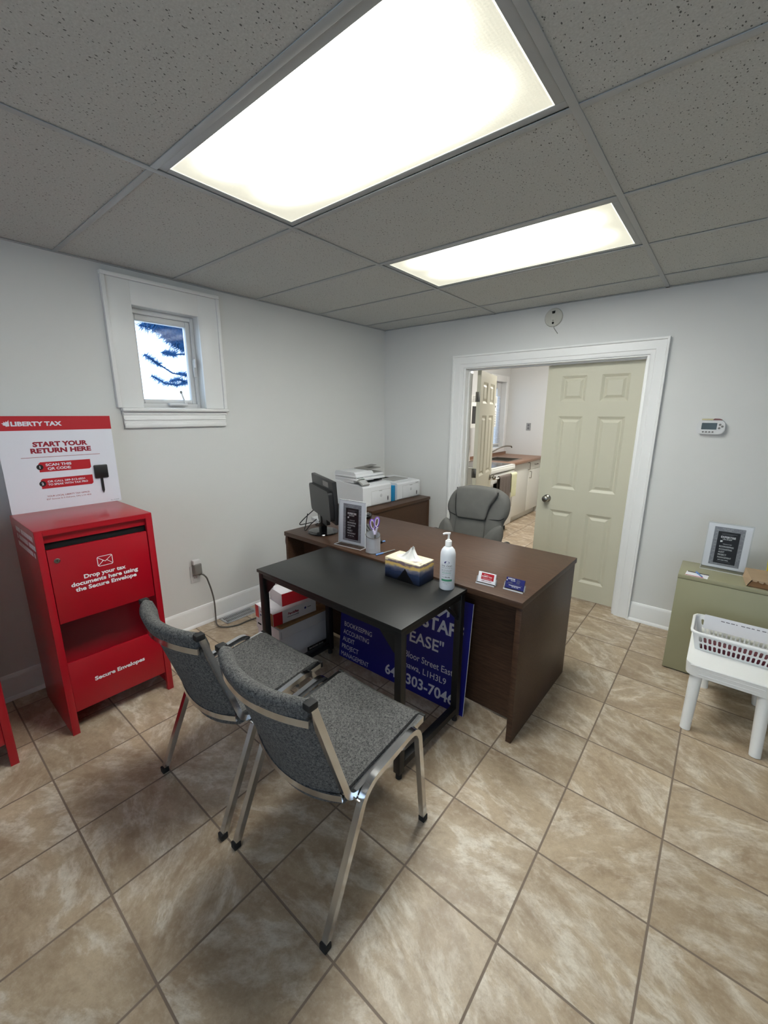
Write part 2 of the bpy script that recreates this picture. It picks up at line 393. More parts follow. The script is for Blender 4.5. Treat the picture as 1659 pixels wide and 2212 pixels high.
    def tube(s, pts, r, m, n=10, **k):
        return s.sweep(pts, [(r*math.cos(2*math.pi*i/n), r*math.sin(2*math.pi*i/n)) for i in range(n)], m, **k)
    def prism(s, out, z0, z1, m, X=None):
        n = len(out); vs = [(a, b, z0) for a, b in out] + [(a, b, z1) for a, b in out]
        fs = [tuple(range(n-1, -1, -1)), tuple(range(n, 2*n))] + [(k, (k+1) % n, n+(k+1) % n, n+k) for k in range(n)]
        return s.add(vs, fs, m, X)
    def sell(s, c, a, m, e1=0.5, e2=0.5, nu=28, nv=16, X=None, fn=None):
        """rounded cushion (superellipsoid)"""
        def f(v, e): return math.copysign(abs(v)**e, v)
        vs = []; fs = []
        for j in range(nv+1):
            ph = -math.pi/2 + math.pi*j/nv
            for i in range(nu):
                th = 2*math.pi*i/nu
                p = Vector((a[0]*f(math.cos(ph), e1)*f(math.cos(th), e2), a[1]*f(math.cos(ph), e1)*f(math.sin(th), e2), a[2]*f(math.sin(ph), e1)))
                if fn: p = fn(p)
                vs.append(p+Vector(c))
        for j in range(nv):
            for i in range(nu):
                i2 = (i+1) % nu; fs.append((j*nu+i, j*nu+i2, (j+1)*nu+i2, (j+1)*nu+i))
        return s.add(vs, fs, m, X)
    def grid(s, fn, nu, nv, m, X=None, thick=0.0, nrm=None):
        """surface fn(u,v); with thick it becomes a closed sheet offset along nrm(u,v)"""
        vs = [Vector(fn(i/nu, j/nv)) for j in range(nv+1) for i in range(nu+1)]
        W = nu+1; fs = [(j*W+i, j*W+i+1, (j+1)*W+i+1, (j+1)*W+i) for j in range(nv) for i in range(nu)]
        if thick:
            b = len(vs)
            for j in range(nv+1):
                for i in range(nu+1):
                    d = Vector(nrm(i/nu, j/nv)) if callable(nrm) else Vector(nrm); vs.append(vs[j*W+i]+d*thick)
            fs += [tuple(b+k for k in reversed(f)) for f in fs]
            ed = [j*W for j in range(nv+1)], [j*W+nu for j in range(nv+1)], list(range(W)), [nv*W+i for i in range(W)]
            for e in ed:
                for k in range(len(e)-1): fs.append((e[k], e[k+1], b+e[k+1], b+e[k]))
        return s.add(vs, fs, m, X)
    def text(s, body, m, X, width=None, height=None, align='L', bold=0.0, wrap=None, shear=0.0):
        """flat lettering: its lower-left corner (or lower middle, align C) at the origin of X, x along the line, z out of the surface"""
        vs, fs = text_geom(body, bold)
        if not vs: return s
        x0 = min(v.x for v in vs); x1 = max(v.x for v in vs); y1 = max(v.y for v in vs); y0 = min(v.y for v in vs)
        ref = 0.70
        ky = (height/ref) if height else (width/(x1-x0)); kx = width/(x1-x0) if width else ky
        ox = x0 if align == 'L' else (x0+x1)/2 if align == 'C' else x1
        out = []
        for v in vs:
            p = Vector(((v.x-ox)*kx + v.y*ky*shear, v.y*ky, 0.0)); out.append(wrap(p) if wrap else p)
        return s.add(out, fs, m, X)
    def poly(s, pts, m, X): return s.add([(a, b, 0) for a, b in pts], [tuple(range(len(pts)))], m, X)
    def rect(s, x0, y0, x1, y1, m, X): return s.poly([(x0, y0), (x1, y0), (x1, y1), (x0, y1)], m, X)
    def disc(s, x, y, r, m, X, n=20, ry=None): return s.poly([(x+r*math.cos(2*math.pi*k/n), y+(ry or r)*math.sin(2*math.pi*k/n)) for k in range(n)], m, X)
    def path2(s, pts, wd, m, X, closed=False):
        P = [Vector(p) for p in pts]; N = len(P)
        for i in range(N if closed else N-1):
            a, b = P[i], P[(i+1) % N]; d = (b-a).normalized(); n = Vector((-d.y, d.x))*wd/2; e = d*wd*0.4
            s.poly([tuple(a-n-e), tuple(b-n+e), tuple(b+n+e), tuple(a+n-e)], m, X)
        return s
    def build(s, name, parent=None, world=True, angle=35, origin=None):
        me = bpy.data.meshes.new(name)
        V = s.V
        inv = None
        if parent is not None and world: inv = T_OF[parent.name].inverted()
        elif origin is not None: inv = Matrix.Translation(-Vector(origin))
        if inv is not None: V = [inv @ v for v in V]
        me.from_pydata([tuple(v) for v in V], [], s.F)
        for m in s.mats: me.materials.append(m)
        me.polygons.foreach_set('material_index', s.I); me.polygons.foreach_set('use_smooth', [True]*len(s.F))
        me.update(); me.validate()
        b = bmesh.new(); b.from_mesh(me); bmesh.ops.recalc_face_normals(b, faces=b.faces); b.to_mesh(me); b.free()
        me.set_sharp_from_angle(angle=R(angle))
        o = bpy.data.objects.new(name, me); COL.objects.link(o)
        if parent is not None: o.parent = parent; T_OF[o.name] = T_OF[parent.name]
        elif origin is not None: o.location = origin
        return o
T_OF = {}
def tag(o, label, cat, group=None):
    o['label'] = label; o['category'] = cat
    if group: o['group'] = group
    return o
def thing(name, label, cat, loc=(0, 0, 0), rz=0.0, group=None):
    o = bpy.data.objects.new(name, None); COL.objects.link(o); o.location = loc; o.rotation_euler = (0, 0, rz); o.empty_display_size = 0.1
    T_OF[o.name] = TR(*loc, rz)
    return tag(o, label, cat, group)
def struct(o): o['kind'] = 'structure'; return o
def copy_tree(o, label, loc=None, rz=None):
    c = o.copy(); COL.objects.link(c); c['label'] = label
    if loc is not None: c.location = loc
    if rz is not None: c.rotation_euler = (0, 0, rz)
    def kids(a, b):
        for ch in a.children:
            d = ch.copy(); COL.objects.link(d); d.parent = b; kids(ch, d)
    kids(o, c); return c
def FX(x, y, z):   # frame on a surface facing +x: text runs towards +y
    return Matrix(((0, 0, 1, x), (1, 0, 0, y), (0, 1, 0, z), (0, 0, 0, 1)))
def FY(x, y, z):   # frame on a surface facing -y: text runs towards +x
    return Matrix(((1, 0, 0, x), (0, 0, -1, y), (0, 1, 0, z), (0, 0, 0, 1)))
def rrect(x0, y0, x1, y1, r, n=5):
    o = []
    for cx, cy, a in ((x1-r, y0+r, -90), (x1-r, y1-r, 0), (x0+r, y1-r, 90), (x0+r, y0+r, 180)):
        for k in range(n+1):
            t = R(a+90*k/n); o.append((cx+r*math.cos(t), cy+r*math.sin(t)))
    return o

# ------------------------------------------------------------------ the room
XR, YF, YK = 5.2, -6.2, 3.2
struct(MB().box((-0.15, YF-0.15, -0.12), (XR+0.15, YK+0.15, 0), 'floor').build('floor'))
b = MB()
WY0, WY1, WZ0, WZ1 = -2.405, -1.995, 1.592, 2.186      # window opening in the left wall
KY0, KY1, KZ0, KZ1 = 2.55, 3.06, 1.03, 2.05            # kitchen window opening
yy = [YF-0.15, WY0, WY1, KY0, KY1, YK+0.15]
TOP = H+0.25
for a, c in ((yy[0], yy[1]), (yy[2], yy[3]), (yy[4], yy[5])): b.box((-0.15, a, 0), (0, c, TOP), 'wall')
b.box((-0.15, WY0, 0), (0, WY1, WZ0), 'wall').box((-0.15, WY0, WZ1), (0, WY1, TOP), 'wall')
b.box((-0.15, KY0, 0), (0, KY1, KZ0), 'wall').box((-0.15, KY0, KZ1), (0, KY1, TOP), 'wall')
struct(b.build('wall_left'))
DX0, DX1, DZ = 0.93, 2.377, 1.965                      # door opening in the back wall
struct(MB().box((0, 0, 0), (DX0, 0.14, TOP), 'wall').box((DX1, 0, 0), (XR, 0.14, TOP), 'wall').box((DX0, 0, DZ), (DX1, 0.14, TOP), 'wall').build('wall_back'))
struct(MB().box((XR, YF-0.15, 0), (XR+0.15, YK+0.15, TOP), 'wall').build('wall_right'))
struct(MB().box((0, YF-0.15, 0), (2.4, YF, TOP), 'wall').box((4.6, YF-0.15, 0), (XR, YF, TOP), 'wall').box((2.4, YF-0.15, 0), (4.6, YF, 0.5), 'wall').box((2.4, YF-0.15, 2.1), (4.6, YF, TOP), 'wall').build('wall_front'))  # unseen window; its opening is widened and shifted right for daylight fill
struct(MB().box((0, YK, 0), (XR, YK+0.15, TOP), 'wall').build('wall_kitchen'))
struct(MB().box((0, 0.14, H), (XR, YK, H+0.08), 'wall').build('ceiling_kitchen'))
# suspended ceiling: tiles resting on a tee grid, two cells left for the lights
CX0, RY0, G = 1.203, -0.308, 0.6096
xs = [0.0, CX0, CX0+2*G, CX0+4*G, XR]
ys = [0.0] + [RY0-k*G for k in range(10)] + [YF]
LIGHTS = {(1, 2), (1, 4)}
b = MB()
for i in range(len(xs)-1):
    for j in range(len(ys)-1):
        if (i, j) in LIGHTS: continue
        x0, x1 = xs[i]+0.004, xs[i+1]-0.004; y1, y0 = ys[j]-0.004, ys[j+1]+0.004
        b.box((x0, y0, H+0.005), (x1, y1, H+0.02), 'tile')
ceil = struct(b.build('ceiling'))
T_OF['ceiling'] = Matrix.Identity(4)
b = MB()
for x in xs[1:-1]: b.box((x-0.012, YF, H), (x+0.012, 0, H+0.003), 'tee', bev=0.0008).box((x-0.0012, YF, H+0.003), (x+0.0012, 0, H+0.04), 'tee')
for y in ys[1:-1]:
    for i in range(len(xs)-1):
        b.box((xs[i]+(0.012 if i else 0), y-0.012, H+0.0004), (xs[i+1]-(0.012 if i < len(xs)-2 else 0), y+0.012, H+0.0032), 'tee', bev=0.0008)
b.box((0, YF, H), (0.022, 0, H+0.003), 'tee').box((0, -0.022, H), (XR, 0, H+0.003), 'tee')
g = b.build('tee_grid', ceil); g['label'] = 'white metal tee grid'
struct(MB().box((-0.15, YF-0.15, TOP), (XR+0.15, YK+0.15, TOP+0.1), 'wall').build('ceiling_slab'))

# baseboards, left and right of the door
def baseboard(name, mat):
    b = MB()
    prof = [(0, 0), (0.028, 0), (0.028, 0.008), (0.02, 0.02), (0.015, 0.022), (0.015, 0.128), (0.011, 0.138), (0.006, 0.146), (0, 0.148)]
    return b, prof
b, prof = baseboard('l', 0)
def bb_left(y0, y1):
    n = len(prof); vs = [(x, y0, z) for x, z in prof] + [(x, y1, z) for x, z in prof]
    return vs, [tuple(range(n)), tuple(range(2*n-1, n-1, -1))] + [(k, (k+1) % n, n+(k+1) % n, n+k) for k in range(n)]
b.add(*bb_left(YF, 0), 'trim'); struct(b.build('baseboard_left'))
def bb_back(x0, x1):
    n = len(prof); vs = [(x0, -x, z) for x, z in prof] + [(x1, -x, z) for x, z in prof]
    return vs, [tuple(range(n)), tuple(range(2*n-1, n-1, -1))] + [(k, (k+1) % n, n+(k+1) % n, n+k) for k in range(n)]
struct(MB().add(*bb_back(0.03, 0.827), 'trim').build('baseboard_back'))
struct(MB().add(*bb_back(2.478, XR), 'trim').build('baseboard_right'))

# door casing and jamb
b = MB()
cw = 0.105
prof = [(0, 0), (0.010, 0.0), (0.014, 0.012), (0.014, 0.028), (0.018, 0.033), (0.018, 0.088), (0.030, 0.092), (0.032, 0.105), (0, 0.105)]
def casing(b, x0, x1, z0, z1):
    """three-sided mitred casing round an opening; profile measured outward from the opening"""
    pts = []
    for d, o in prof:
        pts.append([(x0-o, -d, z0), (x0-o, -d, z1+o), (x1+o, -d, z1+o), (x1+o, -d, z0)])
    n = len(prof); vs = [p for q in pts for p in q]; fs = []
    for k in range(n):
        k2 = (k+1) % n
        for j in range(3): fs.append((k*4+j, k*4+j+1, k2*4+j+1, k2*4+j))
    fs += [tuple(k*4 for k in range(n)), tuple(k*4+3 for k in reversed(range(n)))]
    return b.add(vs, fs, 'trim')
casing(b, DX0, DX1, 0, DZ)
struct(b.build('trim_1'))
b = MB()
b.box((DX0-0.002, 0.0, 0), (DX0+0.018, 0.14, DZ), 'trim', bev=0.002).box((DX1-0.018, 0.0, 0), (DX1+0.002, 0.14, DZ), 'trim', bev=0.002).box((DX0+0.018, 0, DZ-0.010), (DX1-0.018, 0.14, DZ+0.002), 'trim')
b.box((DX0+0.018, 0.055, 0), (DX0+0.030, 0.096, DZ-0.010), 'trim', bev=0.002).box((DX1-0.030, 0.055, 0), (DX1-0.018, 0.096, DZ-0.01), 'trim', bev=0.002).box((DX0+0.03, 0.055, DZ-0.022), (DX1-0.03, 0.096, DZ-0.01), 'trim')
struct(b.build('trim_2'))

# six-panel doors
def door_mesh(w, h, t):
    cols = [0.112*w/0.683, 0.300*w/0.683, 0.406*w/0.683, 0.598*w/0.683]
    rows = [0.150, 0.746, 0.931, 1.529, 1.643, 1.843]
    b = MB()
    X = [0]+cols+[w]; Z = [0]+rows+[h]
    for face, sg in ((0.0, 1), (t, -1)):
        for i in range(5):
            for j in range(7):
                x0, x1, z0, z1 = X[i], X[i+1], Z[j], Z[j+1]
                if i in (1, 3) and j in (1, 3, 5):
                    rings = [(0, 0), (0.004, 0.002), (0.020, 0.0115), (0.027, 0.0115), (0.046, 0.0025)]
                    P = [[(x0+o, face+sg*d, z0+o), (x1-o, face+sg*d, z0+o), (x1-o, face+sg*d, z1-o), (x0+o, face+sg*d, z1-o)] for o, d in rings]
                    vs = [p for q in P for p in q]; fs = []
                    for r in range(len(rings)-1):
                        for k in range(4): fs.append((r*4+k, r*4+(k+1) % 4, (r+1)*4+(k+1) % 4, (r+1)*4+k))
                    L = (len(rings)-1)*4; fs.append((L, L+1, L+2, L+3)); b.add(vs, fs, 'door')
                else: b.add([(x0, face, z0), (x1, face, z0), (x1, face, z1), (x0, face, z1)], [(0, 1, 2, 3)], 'door')
    b.add([(0, 0, 0), (w, 0, 0), (w, t, 0), (0, t, 0), (0, 0, h), (w, 0, h), (w, t, h), (0, t, h)], [(0, 1, 2, 3), (4, 5, 6, 7), (0, 3, 7, 4), (1, 2, 6, 5)], 'door')
    return b
def knob(b, X):
    b.lathe([(0.0, 0.0), (0.032, 0.0), (0.032, 0.004), (0.026, 0.010), (0.014, 0.014), (0.012, 0.030), (0.018, 0.036), (0.027, 0.044), (0.0285, 0.054), (0.024, 0.064), (0.012, 0.070), (0.0, 0.071)], 'steel', 24, X)
t = bpy.data.objects.new('door_2', None); COL.objects.link(t); t.location = (1.657, 0.098, 0.014); T_OF['door_2'] = TR(1.657, 0.098, 0.014); struct(t)
door_mesh(0.686, 1.936, 0.035).build('door_leaf', t, world=False, angle=20)
b = MB(); knob(b, TR(0.085, 0, 0.838, rx=R(90))); knob(b, TR(0.085, 0.035, 0.838, rx=R(-90))); b.build('door_handle', t, world=False)
da = R(103)
t = bpy.data.objects.new('door_1', None); COL.objects.link(t); t.location = (0.992, 0.150, 0.014); t.rotation_euler = (0, 0, da); T_OF['door_1'] = TR(0.992, 0.150, 0.014, da); struct(t)
b = door_mesh(0.686, 1.936, 0.035)
for i, v in enumerate(b.V): b.V[i] = Vector((v.x, v.y-0.035, v.z))
b.build('door_leaf', t, world=False, angle=20)
b = MB(); knob(b, TR(0.62, -0.035, 0.86, rx=R(90))); knob(b, TR(0.62, 0, 0.86, rx=R(-90))); b.build('door_handle', t, world=False)
for z in (0.25, 0.98, 1.70):
    b = MB(); b.box((-0.003, -0.034, z-0.045), (0.0, -0.002, z+0.045), 'hinge', bev=0.001).cyl((-0.004, 0.004, z-0.045), (-0.004, 0.004, z+0.045), 0.005, 'hinge')
    for q in (-0.03, 0, 0.03): b.cyl((-0.0045, -0.018+0.008*(1 if q else -1), z+q), (-0.003, -0.018+0.008*(1 if q else -1), z+q), 0.004, 'steel', n=10)
    b.build('hinge', t, world=False)

# ------------------------------------------------------------------ window in the left wall
t = bpy.data.objects.new('window_1', None); COL.objects.link(t); t.location = (0, -2.2, 1.59); T_OF['window_1'] = TR(0, -2.2, 1.59); struct(t)
b = MB()     # flat board casing with a raised outer bead
OY0, OY1, OZ1 = -2.552, -1.846, 2.336
for lo, hi in (((0, OY0+.018, 1.589), (0.017, WY0, OZ1-.019)), ((0, WY1, 1.589), (0.017, OY1-.018, OZ1-.019)), ((0, WY0, WZ1), (0.017, WY1, OZ1-.019))): b.box(lo, hi, 'trim', bev=0.001)
b.box((0, OY0-0.004, 1.589), (0.030, OY0+0.018, OZ1-0.0185), 'trim', bev=0.003).box((0, OY1-0.018, 1.589), (0.030, OY1+0.004, OZ1-0.0185), 'trim', bev=0.003).box((0, OY0-0.004, OZ1-0.018), (0.030, OY1+0.004, OZ1+0.004), 'trim', bev=0.003)
b.build('window_casing', t)
b = MB()     # stool with a moulded apron
b.box((0.0, OY0+0.015, 1.566), (0.052, OY1+0.006, 1.588), 'trim', bev=0.009, seg=3).box((0, OY0+0.02, 1.545), (0.026, OY1-0.004, 1.566), 'trim', bev=0.004).box((0, OY0+0.022, 1.466), (0.018, OY1-0.012, 1.546), 'trim', bev=0.002)
b.box((0, OY0+0.022, 1.512), (0.026, OY1-0.012, 1.522), 'trim', bev=0.004).box((0, OY0+0.022, 1.466), (0.026, OY1-0.012, 1.496), 'trim', bev=0.006)
b.build('window_sill', t)
b = MB()     # vinyl frame set back in the opening
def ring(b, x0, x1, y0, y1, z0, z1, wl, wr, wb, wt, m, bev=0.003):
    b.box((x0, y0, z0), (x1, y0+wl, z1), m, bev=bev).box((x0, y1-wr, z0), (x1, y1, z1), m, bev=bev).box((x0, y0+wl, z0), (x1, y1-wr, z0+wb), m, bev=bev).box((x0, y0+wl, z1-wt), (x1, y1-wr, z1), m, bev=bev)
ring(b, -0.13, -0.062, WY0, WY1, WZ0, WZ1, 0.022, 0.022, 0.028, 0.03, 'vinyl')
b.build('window_frame', t)
b = MB(); ring(b, -0.12, -0.076, WY0+0.022, WY1-0.022, WZ0+0.028, WZ1-0.03, 0.022, 0.030, 0.026, 0.036, 'vinyl', 0.005); b.build('window_sash', t)
MB().box((-0.100, WY0+0.044, WZ0+0.054), (-0.096, WY1-0.052, WZ1-0.066), 'glass').build('pane', t)
b = MB(); b.box((-0.062, -2.028, 1.800), (-0.050, -2.006, 1.915), 'vinyl', bev=0.005).box((-0.052, -2.024, 1.86), (-0.034, -2.012, 1.92), 'vinyl', bev=0.005).build('latch_handle', t)
b = MB(); b.box((-0.062, -2.225, 1.606), (-0.028, -2.10, 1.622), 'vinyl', bev=0.005); b.tube([(-0.045, -2.115, 1.615), (-0.045, -2.118, 1.64), (-0.05, -2.13, 1.69)], 0.006, 'vinyl').sell((-0.05, -2.132, 1.695), (0.008, 0.008, 0.011), 'greyplastic', 1, 1, 10, 8); b.build('crank_handle', t)

# pine outside the window
def pine(name, trunk, branches, label):
    t = thing(name, label, 'tree', (trunk[0], trunk[1], -0.3))
    MB().cyl((trunk[0], trunk[1], -0.3), (trunk[0], trunk[1], 4.2), 0.13, 'bark', 0.05).build('trunk', t)
    for pts, dens, ln in branches:
        b = MB(); P = [Vector(p) for p in pts]
        b.tube(P, 0.009, 'bark', n=6); n = MB()
        for i in range(len(P)-1):
            d = P[i+1]-P[i]; L = d.length; cnt = int(L*dens*2.2)
            for k in range(cnt):
                f = random.random(); o = P[i]+d*f
                v = (d.normalized()*random.uniform(-1.0, 0.25) + Vector((random.gauss(0, .5), random.gauss(0, .5), random.gauss(0, .55)))).normalized()
                L2 = ln*random.uniform(1.0, 1.9); s2 = v.cross(Vector((random.random(), random.random(), random.random()))).normalized()*0.0030
                n.add([o-s2, o+s2, o+v*L2], [(0, 1, 2)], 'needle')
        br = b.build('branch', t); nd = n.build('needles', br); nd['kind'] = 'stuff'
TX = -2.5
B = []
B.append(([(TX, -0.3, 2.55), (TX, -0.7, 2.42), (TX, -0.95, 2.42), (TX, -1.2, 2.53), (TX, -1.36, 2.53)], 1500, 0.10))
B.append(([(TX+.1, -0.3, 2.7), (TX+.1, -0.8, 2.50), (TX+.1, -1.15, 2.60), (TX+.1, -1.4, 2.62)], 1500, 0.11))
B.append(([(TX, -0.3, 2.4), (TX, -0.75, 2.33), (TX, -0.95, 2.36), (TX, -1.1, 2.45)], 1500, 0.09))
B.append(([(TX-.05, -0.3, 2.5), (TX-.05, -0.8, 2.46), (TX-.05, -1.1, 2.55)], 1500, 0.10))
B.append(([(TX, -0.3, 2.22), (TX, -0.88, 2.265), (TX, -1.0, 2.25)], 250, 0.05))
B.append(([(TX, -1.0, 2.25), (TX, -1.04, 2.25), (TX, -1.14, 2.26)], 2200, 0.055))
B.append(([(TX, -0.3, 1.95), (TX, -0.88, 2.008), (TX, -1.05, 2.03), (TX, -1.196, 2.117)], 120, 0.05))
B.append(([(TX, -1.19, 2.11), (TX, -1.25, 2.15), (TX, -1.35, 2.215)], 1100, 0.06))
B.append(([(TX, -0.3, 1.88), (TX, -0.82, 2.01), (TX, -0.98, 2.035)], 900, 0.06))
B.append(([(TX, -0.3, 1.85), (TX, -0.886, 1.925), (TX, -1.02, 1.89), (TX, -1.154, 1.905), (TX, -1.22, 1.94), (TX, -1.30, 1.985)], 700, 0.055))
B.append(([(TX, -0.88, 1.93), (TX, -0.98, 1.96), (TX, -1.10, 1.93)], 1000, 0.05))
B.append(([(TX+.05, -0.3, 2.62), (TX+.05, -0.78, 2.42), (TX+.05, -1.02, 2.44)], 1500, 0.10))
B.append(([(TX-.05, -0.3, 2.52), (TX-.05, -0.75, 2.38), (TX-.05, -0.92, 2.35)], 1500, 0.09))
B.append(([(TX+.08, -0.3, 2.70), (TX+.08, -0.8, 2.53), (TX+.08, -1.25, 2.56)], 1500, 0.10))
pine('pine_tree', (TX, -0.3), B, 'pine with blue window glare painted into its needled branches outside the small window')
struct(MB().box((-6, -6, -0.5), (-0.2, 6, -0.3), 'ground').build('ground'))

# ------------------------------------------------------------------ ceiling lights
def troffer(j, label):
    x0, x1 = xs[1], xs[2]; y1, y0 = ys[j], ys[j+1]; cx, cy = (x0+x1)/2, (y0+y1)/2
    t = thing('ceiling_light', label, 'ceiling light', (cx, cy, H), 0, 'fluorescent troffers in the ceiling grid')
    a, c = (x1-x0)/2-0.014, (y1-y0)/2-0.014
    b = MB(); fw = 0.028
    b.box((-a, -c, 0.004), (a, -c+fw, 0.014), 'tee', bev=0.002).box((-a, c-fw, 0.004), (a, c, 0.014), 'tee', bev=0.002).box((-a, -c+fw, 0.004), (-a+fw, c-fw, 0.014), 'tee', bev=0.002).box((a-fw, -c+fw, 0.004), (a, c-fw, 0.014), 'tee', bev=0.002)
    b.build('frame', t, world=False)
    MB().box((-a, -c, 0.090), (a, c, 0.094), 'tee').box((-a, -c, 0.014), (-a+0.002, c, 0.09), 'tee').box((a-0.002, -c, 0.014), (a, c, 0.09), 'tee').box((-a, -c, 0.014), (a, -c+0.002, 0.09), 'tee').box((-a, c-0.002, 0.014), (a, c, 0.09), 'tee').build('housing', t, world=False)
    MB().box((-a+fw, -c+fw, 0.006), (a-fw, c-fw, 0.011), 'lens').build('diffuser', t, world=False)
troffer(4, 'large near fluorescent ceiling light above the two grey chairs')
troffer(2, 'far fluorescent ceiling light nearer the doorway wall')
t = thing('kitchen_ceiling_light', 'warm round ceiling lamp in the kitchen beyond the doorway', 'ceiling light', (1.35, 1.7, H))
MB().lathe([(0.16, -0.02), (0.16, 0.0), (0, 0)], 'stove', X=TR(1.35, 1.7, H)).build('base', t)
MB().lathe([(0.0, -0.085), (0.07, -0.08), (0.12, -0.06), (0.15, -0.02), (0, -0.02)], 'klight', X=TR(1.35, 1.7, H)).build('lamp_shade', t)

# ------------------------------------------------------------------ desk and its return
DR = R(-1.2)
t = thing('desk', 'large dark walnut office desk with the sanitizer side facing the black table', 'desk', (0.547, -1.79, 0), DR)
DW, DD, DZT = 1.741, 0.79, 0.745
MB().box((0, 0, DZT-0.030), (DW, DD, DZT), 'wood', bev=0.002).build('desktop', t, world=False)
MB().box((DW-0.030, 0.008, 0), (DW-0.003, DD-0.02, DZT-0.030), 'wood', bev=0.0015).build('side_panel', t, world=False)
MB().box((0.003, 0.008, 0), (0.030, DD-0.02, DZT-0.030), 'wood', bev=0.0015).build('side_panel', t, world=False)
MB().box((0.030, 0.145, 0.018), (DW-0.030, 0.163, DZT-0.030), 'wood').build('modesty_panel', t, world=False)
RX, RY = 0.676, -0.985
t = thing('desk_return', 'low dark walnut credenza under the two printers', 'credenza', (RX, RY, 0), R(-1.3))
RZ = 0.765
MB().box((-0.56, 0, RZ-0.028), (0, 0.85, RZ), 'wood', bev=0.002).build('top', t, world=False)
MB().box((-0.54, 0.822, 0), (-0.006, 0.845, RZ-0.028), 'wood', bev=0.0015).build('side_panel', t, world=False)
MB().box((-0.54, 0.004, 0), (-0.006, 0.027, RZ-0.028), 'wood', bev=0.0015).build('side_panel', t, world=False)
MB().box((-0.030, 0.027, 0), (-0.012, 0.822, RZ-0.028), 'wood').build('front_panel', t, world=False)
MB().box((-0.54, 0.027, 0), (-0.525, 0.822, RZ-0.028), 'wood').build('back_panel', t, world=False)

# ------------------------------------------------------------------ black work table
t = thing('side_table', 'small black table with square metal legs pushed against the dark desk', 'table', (1.508, -2.072, 0), R(-1.0))
tw, td, tz = 1.0, 0.520, 0.735
MB().box((-tw/2, -td/2, tz-0.017), (tw/2, td/2, tz), 'blacktop', bev=0.0015).build('tabletop', t, world=False)
lx, ly, lw = tw/2-0.022, td/2-0.026, 0.0175
for sx in (-1, 1):
    for sy in (-1, 1):
        b = MB(); x, y = sx*lx, sy*ly
        b.box((x-lw, y-lw, 0.03), (x+lw, y+lw, tz-0.017), 'blackmetal', bev=0.002)
        f = MB().cyl((x, y, 0.0), (x, y, 0.03), 0.014, 'rubber', n=16)
        leg = b.build('leg', t, world=False); f2 = f.build('foot', leg, world=False)
for sx in (-1, 1):
    x = sx*lx
    MB().box((x-lw, -ly+lw, 0.050), (x+lw, ly-lw, 0.085), 'blackmetal', bev=0.002).build('lower_rail', t, world=False)
    MB().box((x-lw+.002, -ly+lw, tz-0.045), (x+lw-.002, ly-lw, tz-0.017), 'blackmetal', bev=0.002).build('upper_rail', t, world=False)
for sy in (-1, 1):
    MB().box((-lx+lw, sy*ly-lw+.002, tz-0.045), (lx-lw, sy*ly+lw-.002, tz-0.017), 'blackmetal', bev=0.002).build('upper_rail', t, world=False)
    for sx in (-1, 1):
        a = (sx*(lx-lw), sy*ly, tz-0.13); c = (sx*(lx-lw-0.085), sy*ly, tz-0.045)
        MB().prism([(0, 0), (-sx*0.10, 0), (-sx*0.085, -0.02), (-sx*0.02, -0.085), (0, -0.10)][::(1 if sx < 0 else -1)], -0.002, 0.002, 'blackmetal', Matrix(((1, 0, 0, sx*(lx-lw)), (0, 0, -1, sy*ly), (0, 1, 0, tz-0.045), (0, 0, 0, 1)))).build('corner_brace', t, world=False)
for sx in (-1, 1):
    MB().sweep([(sx*lx, ly-lw, tz-0.15), (sx*lx, ly-lw-0.11, tz-0.045)], [(-0.006, -0.006), (0.006, -0.006), (0.006, 0.006), (-0.006, 0.006)], 'blackmetal', up=(1, 0, 0)).build('corner_brace', t, world=False)

